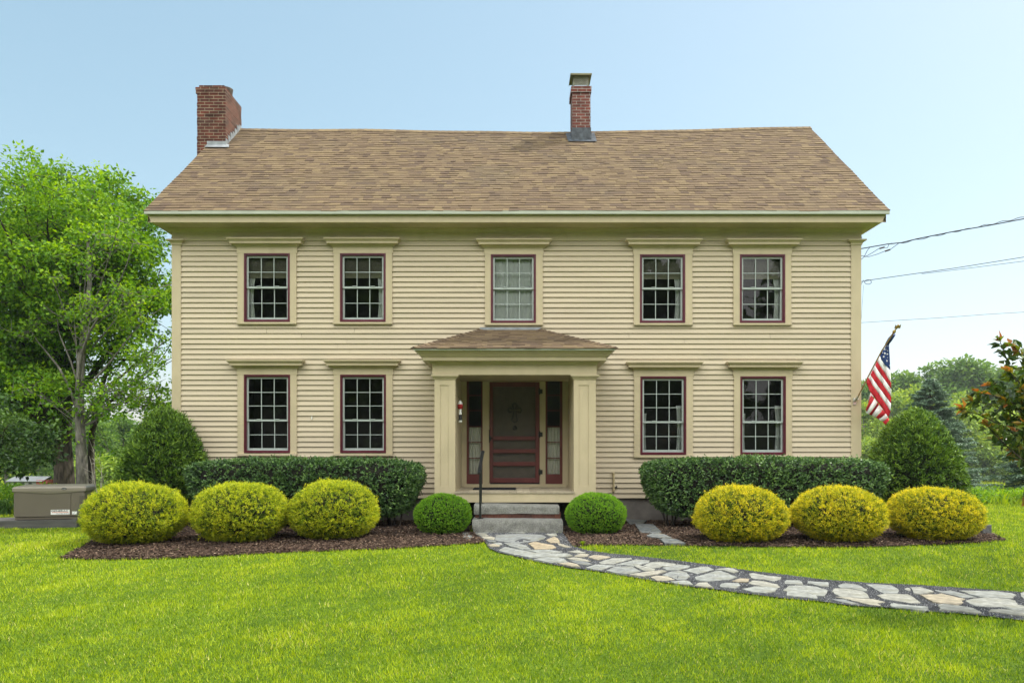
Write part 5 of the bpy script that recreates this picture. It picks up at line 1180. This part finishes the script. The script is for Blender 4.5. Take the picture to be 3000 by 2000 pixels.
# ------------------------------------------------------------------ trees
def curve_pts(a, b, n, wig, sag=0):
    a = Vector(a); b = Vector(b); L = (b - a).length; pts = []; o1 = Vector([random.uniform(-1, 1) for _ in range(3)]); o2 = Vector([random.uniform(-1, 1) for _ in range(3)])
    for i in range(n + 1):
        u = i / n; pts.append(a.lerp(b, u) + (o1 * math.sin(u * 3.14) + o2 * math.sin(u * 6.28) * .5) * wig * L + Vector((0, 0, -sag * L * math.sin(u * 3.14))))
    return pts
def clump_leaves(name, clumps, per, L, W, m, parent, flat=.6, droop=-.1, tm=.5, hue=.14):
    """clumps: (x, y, z, radius)"""
    c = np.array(clumps); k = np.repeat(np.arange(len(c)), [max(6, int(per * q[3] ** 2)) for q in c]); n = len(k)
    off = RNG.normal(0, .5, (n, 3)); rr = np.linalg.norm(off, axis=1, keepdims=True); off = off / np.maximum(rr, .9) ; off[:, 2] *= flat
    Pp = c[k, :3] + off * c[k, 3:4]; D = unit(off + RNG.normal(0, .6, (n, 3)) + np.array([0, 0, droop])); No = unit(RNG.normal(0, .55, (n, 3)) + np.array([0, 0, 1]))
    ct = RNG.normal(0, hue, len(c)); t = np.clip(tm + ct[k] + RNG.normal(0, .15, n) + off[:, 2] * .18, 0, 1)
    return leaves(name, Pp, D, No, L * RNG.uniform(.6, 1.3, n), W * RNG.uniform(.7, 1.3, n), t, m, parent, fold=.1)
def limbed_tree(t, base, fork, r0, targets, bark, subs=5, subr=1.0, clump=.5, trunkpts=None, twigs=True):
    """trunk to the fork, a limb to every target, side branches that carry the clumps"""
    mb = MB(); base = Vector(base); fork = Vector(fork)
    tp = trunkpts or curve_pts(base, fork, 6, .03)
    rad = [r0 * (1.18 if i == 0 else 1.04 if i == 1 else 1 - .68 * (i / (len(tp) - 1)) ** 1.3) for i in range(len(tp))]
    mb.tube(tp, rad, 14, lump=.09); clumps = []
    H0 = Vector(tp[-1])
    for tg in targets:
        tg = Vector(tg); ok = [i for i in range(2, len(tp)) if tp[i].z < tg.z - .45 * math.hypot(tg.x - tp[i].x, tg.y - tp[i].y)] or [2 if len(tp) < 5 else 3]; k = random.choice(ok[-3:]); st = Vector(tp[k]); L = (tg - st).length
        lp = curve_pts(st, tg, 8, .07, -.06); lr = [max(.012, r0 * .42 * min(1, L / 5) * (1 - i / 9) ** 1.1) for i in range(9)]; mb.tube(lp, lr, 7, lump=.05)
        clumps.append((*tg, clump * random.uniform(.8, 1.3)))
        for s in range(subs):
            j = random.randint(3, 8); q = Vector(lp[j]); e = q + Vector((random.gauss(0, 1), random.gauss(0, 1), random.gauss(.15, .55))).normalized() * subr * random.uniform(.5, 1.2)
            sp = curve_pts(q, e, 4, .08); mb.tube(sp, [max(.008, lr[j] * .6 * (1 - i / 5)) for i in range(5)], 5)
            clumps.append((*e, clump * random.uniform(.7, 1.25)))
            if twigs:
                for _ in range(3):
                    a = Vector(sp[random.randint(1, 4)]); b = a + Vector((random.gauss(0, 1), random.gauss(0, 1), random.gauss(.1, .5))).normalized() * subr * .45
                    mb.tube([a, a.lerp(b, .5) + Vector((0, 0, .03)), b], [.009, .006, .003], 4); clumps.append((*b, clump * random.uniform(.4, .8)))
    mb.build('trunk', bark, t); return clumps
def rel(p, o): return (p[0] - o[0], p[1] - o[1], p[2] - o[2])
def PT(px, py, d, o): return rel(P(px, py, d), o)
# two maples left of the house
def trunk_base(px, d): x = (px - CX) * d / FPX; return (x, d, float(gz(x, d)))
b1 = trunk_base(188, 22.5); t1 = thing('maple_tree', 'large maple with a thick gnarled dark trunk behind the generator', 'tree', b1)
tg = []
def crown_targets(n, top, xr, ylow, d0, dd, o):
    """targets scattered below the measured crown outline"""
    out = []
    while len(out) < n:
        px = random.uniform(*xr); yt = float(np.interp(px, [p[0] for p in top], [p[1] for p in top])) + 34; py = random.uniform(yt, ylow) if random.random() > .25 else yt + random.uniform(0, 60)
        out.append(PT(px, py, d0 + random.uniform(-dd, dd), o))
    return out
top1 = [(-400, 560), (-120, 520), (0, 500), (45, 462), (90, 505), (130, 525), (165, 475), (230, 500), (290, 500), (350, 545), (420, 560), (440, 640), (480, 690), (520, 740), (640, 800)]
tg = crown_targets(66, top1, (-330, 560), 880, 22.5, 2.6, b1) + [PT(random.uniform(-250, 150), random.uniform(900, 1230), 22.5 + random.uniform(-2, 2), b1) for _ in range(16)] + [PT(q, w, 22.5, b1) for q, w in ((400, 620), (440, 700), (360, 590), (470, 790), (430, 860), (330, 560))]
tp1 = [Vector(PT(190, 1440, 22.5, b1)), Vector(PT(188, 1380, 22.5, b1)), Vector(PT(186, 1290, 22.5, b1)), Vector(PT(192, 1200, 22.5, b1)), Vector(PT(182, 1100, 22.6, b1)), Vector(PT(170, 1000, 22.6, b1)), Vector(PT(195, 880, 22.6, b1))]
tp1[0].z = -.1
cl1 = limbed_tree(t1, (0, 0, 0), (0, 0, 4), .25, tg, M['barkdark'], 6, 1.1, .42, trunkpts=tp1)
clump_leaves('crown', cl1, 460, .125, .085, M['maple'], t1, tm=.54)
b2 = trunk_base(238, 20.2); t2 = thing('maple_tree', 'maple with a slim smooth grey trunk standing before the thick gnarled one', 'tree', b2)
top2 = [(60, 900), (150, 760), (250, 640), (330, 610), (430, 640), (520, 760)]
tg = crown_targets(16, top2, (60, 540), 900, 20.2, 1.5, b2) + [PT(420, 1190, 20.4, b2), PT(470, 1130, 20.5, b2), PT(330, 1200, 20, b2), PT(120, 1150, 20, b2), PT(60, 1120, 20, b2), PT(480, 1000, 20.5, b2), PT(360, 1120, 20, b2), PT(500, 1200, 20.7, b2), PT(440, 1080, 20.2, b2)]
tp2 = [Vector(PT(242, 1440, 20.2, b2)), Vector(PT(240, 1350, 20.2, b2)), Vector(PT(236, 1250, 20.2, b2)), Vector(PT(233, 1150, 20.2, b2)), Vector(PT(238, 1050, 20.2, b2)), Vector(PT(250, 950, 20.2, b2)), Vector(PT(262, 830, 20.2, b2)), Vector(PT(258, 700, 20.2, b2))]
tp2[0].z = -.1
cl2 = limbed_tree(t2, (0, 0, 0), (0, 0, 4), .128, tg, M['bark'], 4, .8, .30, trunkpts=tp2)
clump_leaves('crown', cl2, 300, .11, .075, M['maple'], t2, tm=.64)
# the leaning third stem, a tree behind
b3 = trunk_base(272, 24.5); t3 = thing('maple_tree', 'maple with a crooked stem leaning right behind the slim grey trunk', 'tree', b3)
tp3 = [Vector(PT(272, 1440, 24.5, b3)), Vector(PT(266, 1350, 24.5, b3)), Vector(PT(270, 1270, 24.5, b3)), Vector(PT(285, 1180, 24.5, b3)), Vector(PT(312, 1090, 24.5, b3)), Vector(PT(345, 1010, 24.5, b3)), Vector(PT(372, 930, 24.5, b3))]
tp3[0].z = -.1
tg = crown_targets(14, [(300, 760), (400, 700), (600, 800)], (300, 620), 1230, 24.5, 1.2, b3)
cl3 = limbed_tree(t3, (0, 0, 0), (0, 0, 4), .10, tg, M['barkdark'], 3, .9, .34, trunkpts=tp3)
clump_leaves('crown', cl3, 200, .12, .085, M['maple'], t3, tm=.62)
# lilac at the left edge
b4 = trunk_base(-60, 17.2); t4 = thing('lilac_bush', 'dense dark green lilac bush cut by the left frame edge beyond the generator', 'shrub', b4)
mb = MB(); cl4 = []
for k in range(11):
    e = Vector(PT(random.uniform(-220, 120), random.uniform(1200, 1330), 17.2 + random.uniform(-.7, .7), b4)); mb.tube(curve_pts((random.uniform(-.15, .15), random.uniform(-.1, .1), -.05), e, 6, .06, -.08), [.035, .03, .026, .02, .016, .012, .008], 6)
mb.build('stem', M['barkdark'], t4)
for k in range(120):
    px = random.uniform(-300, 150); u = (px + 70) / 230; yt = 1150 + 110 * abs(u) ** 2.2; yb = 1405 - 70 * max(0, u) ** 2
    if yb > yt: cl4.append((*PT(px, random.uniform(yt, yb), 17.2 + random.uniform(-.8, .8), b4), .26))
clump_leaves('crown', cl4, 900, .10, .07, M['lilac'], t4, tm=.45)
# pale bare shrub behind the first yellow dome
b5 = trunk_base(285, 19.0); mb = MB()
for e in ((262, 1335), (275, 1322), (290, 1345), (300, 1360), (268, 1370)):
    q = PT(e[0], e[1], 19.0 + random.uniform(-.2, .2), b5); pts = curve_pts((random.uniform(-.03, .03), 0, -.05), q, 6, .06); mb.tube(pts, [.018, .015, .012, .009, .007, .005, .003], 5)
    for j in range(6): a = pts[random.randint(2, 6)]; b = a + Vector((random.uniform(-.25, .25), random.uniform(-.1, .1), random.uniform(.05, .3))); mb.tube([a, b], [.005, .002], 4)
o = mb.build('bare_shrub', M['paletwig']); o.location = b5; tag(o, 'leafless pale twiggy shrub between the maple trunks and the left cone shrub', 'shrub')
# spruces
def spruce(b, h, rmax, label, dens=1.0, zlow=.3):
    t = thing('spruce_tree', label, 'tree', b, random.uniform(0, 3), 'spruce trees beyond the lawn'); mb = MB(); mb.tube([(0, 0, -.1), (0, 0, h * .5), (0, 0, h * .98)], [h * .02, h * .013, .01], 8); Pp = []; Dd = []; Tt = []; z = zlow
    while z < h - .1:
        u = (z - zlow) / (h - zlow); R_ = rmax * (1 - u) ** .72 * random.uniform(.86, 1.1); nb = max(4, int(11 * (1 - u * .6) * dens))
        for k in range(nb):
            a = random.uniform(0, 6.28); L = R_ * random.uniform(.75, 1.15); dr = random.uniform(.02, .16) + .18 * (1 - u); e = Vector((math.cos(a) * L, math.sin(a) * L, -dr * L + .12 * L))
            pts = [Vector((0, 0, z)), Vector((0, 0, z)) + e * .5 + Vector((0, 0, -.02 * L)), Vector((0, 0, z)) + e + Vector((0, 0, .05 * L))]; mb.tube(pts, [.016, .010, .004], 4, cap=False)
            n = int(150 * L * dens) + 14; s = RNG.uniform(.12, 1, n) ** .8
            side = (1.08 - s) * L * .34 * RNG.uniform(-1, 1, n); ax = np.array([math.cos(a), math.sin(a), 0]); sx = np.array([-math.sin(a), math.cos(a), 0])
            p = np.array([0, 0, z]) + np.outer(s, np.array(e)) + sx * side[:, None]; p[:, 2] += .05 * L * s * s - np.abs(side) * .25 + RNG.normal(0, .02, n)
            Pp.append(p); Dd.append(ax * .9 + sx * (np.sign(side) * .7)[:, None] + RNG.normal(0, .25, (n, 3)) + np.array([0, 0, -.08])); Tt.append(.35 + .25 * s + RNG.normal(0, .14, n))
        z += max(.09, .17 * (1 - u * .4)) * (h / 6) ** .5
    mb.build('trunk', M['barkdark'], t); Pp = np.concatenate(Pp); Dd = np.concatenate(Dd); n = len(Pp)
    leaves('crown', Pp, Dd, RNG.normal(0, .35, (n, 3)) + np.array([0, 0, 1]), .15 * RNG.uniform(.6, 1.3, n) * (h / 6) ** .4, .045 * (h / 6) ** .4, np.clip(np.concatenate(Tt), 0, 1), M['spruce'], t)
b = trunk_base(2726, 40); spruce(b, EYE + (HY - 1105) * 40 / FPX - b[2], 3.0, 'blue green spruce seen beyond the right cone shrub, before the woods', 1.3)
b = trunk_base(3010, 23); spruce(b, EYE + (HY - 1300) * 23 / FPX - b[2], 1.75, 'low wide blue spruce at the right frame edge under the bronze leaved tree', 1.2, .12)
b = trunk_base(2840, 27); spruce(b, EYE + (HY - 1395) * 27 / FPX - b[2], .9, 'small young spruce right behind the yellow shrub by the granite block', 1.0, .05)
# bronze-leaved ornamental at the right edge
b6 = trunk_base(3230, 7.6); t6 = thing('ornamental_tree', 'ornamental tree with large green and bronze leaves cut by the right frame edge', 'tree', b6)
mb = MB(); tips = []; tpp = curve_pts((0, 0, -.05), PT(3200, 1330, 7.6, b6), 5, .04); mb.tube(tpp, [.05, .042, .038, .034, .03, .028], 8)
dirs = [(2825, 1200), (2850, 1175), (2870, 1150), (2930, 1000), (2960, 1010), (2905, 1130), (2895, 1250), (2960, 1090), (2985, 1030), (2945, 1180), (2925, 1290), (2965, 1320), (3000, 1240), (3040, 1100), (3040, 1180), (3080, 1000), (3120, 960), (3180, 1050), (3250, 980), (3100, 1280), (3000, 1350), (3300, 1120), (3350, 1250), (3020, 1060), (2975, 1265), (3005, 1455), (2950, 1230), (3060, 1340), (3000, 1150)]
Pp = []; Dd = []; Tt = []
for dx, dy in dirs:
    q = Vector(PT(dx, dy, 7.6 + random.uniform(-.35, .35), b6)); pts = curve_pts(tpp[random.randint(3, 5)], q, 6, .07, -.04); mb.tube(pts, [.018, .015, .012, .010, .008, .006, .004], 6)
    ax = (pts[-1] - pts[-3]).normalized()
    for k in range(78):
        s = random.uniform(.2, 1) ** .7; j = min(5, int(s * 6)); a = pts[j].lerp(pts[j + 1], s * 6 - j if j < 6 else 1); off = Vector([random.gauss(0, .075 * (1.25 - s)) for _ in range(3)])
        Pp.append(a + off); d_ = (ax * .5 + Vector([random.gauss(0, .6) for _ in range(3)]) + Vector((0, 0, -.1))).normalized(); Dd.append(d_); Tt.append(min(.79, max(0, random.gauss(.5, .2))))
    for k in range(4): Pp.append(pts[-1]); Dd.append((ax + Vector([random.gauss(0, .5) for _ in range(3)])).normalized()); Tt.append(random.choice([.82, .88, .95, .75]) )
mb.build('trunk', M['barkdark'], t6); n = len(Pp)
leaves('crown', np.array([tuple(p) for p in Pp]), np.array([tuple(p) for p in Dd]), RNG.normal(0, .7, (n, 3)) + np.array([0, 0, 1]), .105 * RNG.uniform(.6, 1.2, n), .05 * RNG.uniform(.8, 1.25, n), np.array(Tt), M['magleaf'], t6, fold=.14)
# woods beyond the field: a few crowns, then placed many times with their own names
def wood_tree(seed, h, r, m, leafL, per):
    random.seed(seed); root = thing('woodland_tree', '', 'tree'); mb = MB(); mb.tube([(0, 0, -1), (.2, 0, h * .4), (0, .1, h * .8)], [h * .016, h * .012, h * .004], 7); cl = []
    for k in range(46):
        u = random.random() ** .8; z = h * (.16 + .8 * u); R_ = r * (math.sin(min(1, (z / h) * 1.08) * 3.0) ** .6 if 0 < z / h < .96 else .3); a = random.uniform(0, 6.28); q = R_ * random.uniform(.35, 1) ; c_ = (q * math.cos(a), q * math.sin(a), z); cl.append((*c_, r * random.uniform(.26, .42)))
        if k % 4 == 0: mb.tube([(0, 0, z * .75), (c_[0] * .9, c_[1] * .9, z)], [h * .006, h * .002], 4, cap=False)
    cl.append((0, 0, h * .96, r * .3))
    tr_ = mb.build('trunk', M['bark'], root); lf = clump_leaves('crown', cl, per / (r * .35) ** 2 * 1.0, leafL, leafL * .7, m, root, flat=.75, droop=0, tm=.5, hue=.12); return root, [tr_, lf]
protos = [wood_tree(11, 17, 5.2, M['forest'], .62, 150), wood_tree(12, 14, 4.8, M['forestlight'], .5, 150), wood_tree(13, 18, 4.6, M['forest'], .62, 150), wood_tree(14, 8, 4.6, M['forestlight'], .42, 150)]
used = set()
def place_wood(px, py_top, d, k, label):
    root, kids = protos[k]; base = [17, 14, 18, 8][k]; x = (px - CX) * d / FPX; g = float(gz(x, d)); h = (EYE + (HY - py_top) * d / FPX) - g; s = h / base
    if k in used:
        r = root.copy(); C.objects.link(r)
        for c_ in kids: q = c_.copy(); C.objects.link(q); q.parent = r
    else: r = root; used.add(k)
    r.location = (x, d, g); w = random.uniform(.9, 1.15); r.scale = (s * w, s * w, s); r.rotation_euler = (0, 0, random.uniform(0, 6.28)); r['label'] = label; r['group'] = 'trees of the far woods'
W_ = [(2500, 1120, 118, 0, 'woodland tree right behind the house corner, left of the flag'), (2580, 1108, 112, 2, 'woodland tree whose crown rises beside the lower half of the flag'), (2660, 1100, 120, 0, 'dark woodland tree just left above the blue spruce tip'),
      (2740, 1068, 122, 2, 'tall woodland tree directly behind the blue spruce tip'), (2815, 1062, 116, 0, 'tallest woodland tree crown on the right skyline'), (2890, 1072, 120, 2, 'tall woodland tree right of the tallest crown'), (2955, 1085, 115, 0, 'woodland tree behind the bronze leaved branches'), (3030, 1100, 118, 2, 'woodland tree at the right frame edge skyline'),
      (2610, 1152, 100, 1, 'bright green tree in front of the woods beside the flag tip'), (2672, 1140, 104, 1, 'bright green tree in front of the woods left of the spruce'), (2830, 1158, 98, 1, 'bright green tree in front of the woods right of the spruce'), (2530, 1180, 96, 1, 'bright green tree low beside the corner board of the house'), (2900, 1200, 97, 3, 'bright low tree in the woods between spruce and bronze leaves'),
      (2765, 1190, 94, 3, 'low bright tree half hidden behind the blue spruce'), (2980, 1180, 100, 1, 'bright tree in the woods behind the bronze leaved branches'), (2700, 1260, 92, 3, 'lowest tree at the wood edge above the right cone shrub'), (2860, 1285, 93, 3, 'dark low tree at the wood edge above the field'), (2940, 1300, 92, 3, 'low tree at the wood edge nearest the low wide spruce'), (2550, 1290, 90, 3, 'low tree at the wood edge beside the cone shrub and house corner')]
for i, w in enumerate(W_): place_wood(*w)
for i, w in enumerate([(290, 1240, 62, 0, 'dark woodland tree between the maple trunks and the left cone shrub'), (360, 1215, 66, 2, 'woodland tree just left of the left cone shrub'), (430, 1260, 60, 0, 'woodland tree hidden mostly by the left cone shrub'), (200, 1225, 68, 2, 'woodland tree seen between the maple trunks'), (110, 1180, 75, 0, 'woodland tree behind the thick maple trunk, left side'), (20, 1160, 78, 2, 'woodland tree behind the lilac bush'), (480, 1205, 72, 1, 'woodland tree touching the left house corner board'), (300, 1340, 46, 3, 'low sunlit tree behind the pale bare shrub')]): place_wood(*w)
# far farm building on the left
bx = trunk_base(75, 66); fb = thing('farm_building', 'distant low white roofed building with a red end under the lilac branches', 'building', bx)
u_ = lambda px: (px - 75) * 66 / FPX; zt_ = EYE + (HY - 1409) * 66 / FPX - bx[2]; zr_ = EYE + (HY - 1399) * 66 / FPX - bx[2]
mb = MB(); mb.box(u_(24), u_(108), 0, 5, 0, zt_); mb.build('wall', M['barnwhite'], fb)
mb = MB(); mb.box(u_(108), u_(127), -.1, 5, 0, zt_ + .1); mb.build('end_wall', M['barnred'], fb)
mb = MB(); mb.grid([[(u_(22), -.3, zt_), (u_(129), -.3, zt_)], [(u_(22), 1.0, zr_ + .1), (u_(128), 1.0, zr_ + .1)], [(u_(22), 5.3, zt_), (u_(129), 5.3, zt_)]], sm=False); mb.build('roof', M['barnwhite'], fb)
for px in (40, 62, 84):
    mb = MB(); mb.box(u_(px), u_(px + 9), -.03, .01, zt_ - .35, zt_ - .1); mb.build('window', M['black'], fb)
# meadow growth beyond the lawn
def meadow():
    n = 90000; d = RNG.uniform(19.5, 130, n); x = np.where(RNG.uniform(size=n) < .35, RNG.uniform(-.75, -.42, n), RNG.uniform(.40, .75, n)) * d
    z = gz(x, d); h = RNG.uniform(.15, .5, n) * (.5 + d / 60); a = RNG.uniform(0, 6.28, n); w = .02 * (1 + d / 22)
    B = np.stack([x, d, z - .02], 1); S = np.stack([np.cos(a), np.sin(a), 0 * a], 1) * w[:, None]; T = B + np.stack([RNG.normal(0, .12, n), RNG.normal(0, .12, n), h], 1)
    V = np.empty((n, 3, 3)); V[:, 0] = B - S; V[:, 1] = B + S; V[:, 2] = T; pn = lump(np.stack([x, d, 0 * x], 1), .12)
    tag(raw_mesh('meadow_grass', V.reshape(-1, 3), 3, M['grass'], np.clip(.62 + .15 * pn + RNG.normal(0, .12, n), 0, 1)), 'tall rough meadow grass in the field beyond the lawn', 'meadow', kind='stuff')
meadow()
def verge():                                     # leafy ground cover along the back rim of the lawn, both sides
    cl = []
    for k in range(150):
        px = random.uniform(2815, 3120); d = random.uniform(19.5, 24); x = (px - CX) * d / FPX; cl.append((x, d, float(gz(x, d)) + random.uniform(.0, .28), .22))
    for k in range(110):
        px = random.uniform(-60, 260); d = random.uniform(19.0, 26); x = (px - CX) * d / FPX; cl.append((x, d, float(gz(x, d)) + random.uniform(.0, .35), .25))
    o = clump_leaves('ground_cover', cl, 2600, .06, .04, M['maple'], None, tm=.5); tag(o, 'leafy ground cover growing along the back rim of the lawn', 'ground cover', kind='stuff')
verge()
def far_woods():
    cl = []
    for k in range(900):
        x = random.uniform(-190, 190); y = 142 + random.uniform(-4, 6) - abs(x) * .12; g = float(gz(x, y)); h = 11 + 2.2 * math.sin(x * .13) + 1.5 * math.sin(x * .41); cl.append((x, y, g + random.uniform(.3, h), 2.6))
    o = clump_leaves('far_woods', cl, 9, 1.1, .8, M['forest'], None, tm=.4); tag(o, 'far continuous band of woods closing the horizon behind everything', 'woods', kind='stuff')
far_woods()
# woods on the viewer's side, mirrored in the window panes
def mirrored():
    cl = []
    for k in range(620):
        x = random.uniform(-40, 34); h = 15 + 4 * math.sin(x * .35) + 2.5 * math.sin(x * 1.1 + 1)
        if 2.2 < x < 4.6 or 15.5 < x < 19.5: h = .6 + .4 * abs(x - 17)
        cl.append((x, -24 - random.uniform(0, 5), random.uniform(.5, max(2, h + 1)), 1.7))
    o = clump_leaves('roadside_woods', cl, 60, .75, .6, M['forest'], None, tm=.4); tag(o, 'dense roadside woods facing the house, mirrored in its window panes', 'woods', kind='stuff')
mirrored()

# ------------------------------------------------------------------ summer haze in the air
HZ = HAZE_D
if HZ > 0:
    mb = MB(); mb.box(-260, 260, -60, 420, -6.5, 40); hz = mb.build('haze', [])
    hm = bpy.data.materials.new('thin_haze'); hm.use_nodes = True; hn = hm.node_tree.nodes; hn.clear()
    ho = hn.new('ShaderNodeOutputMaterial'); hv = hn.new('ShaderNodeVolumePrincipled'); hv.inputs['Color'].default_value = (.86, .93, 1, 1); hv.inputs['Density'].default_value = HZ; hv.inputs['Anisotropy'].default_value = .3
    hm.node_tree.links.new(hv.outputs[0], ho.inputs['Volume']); hz.data.materials.append(hm); tag(hz, 'pale summer haze hanging in the air round the whole site', 'haze', kind='stuff')
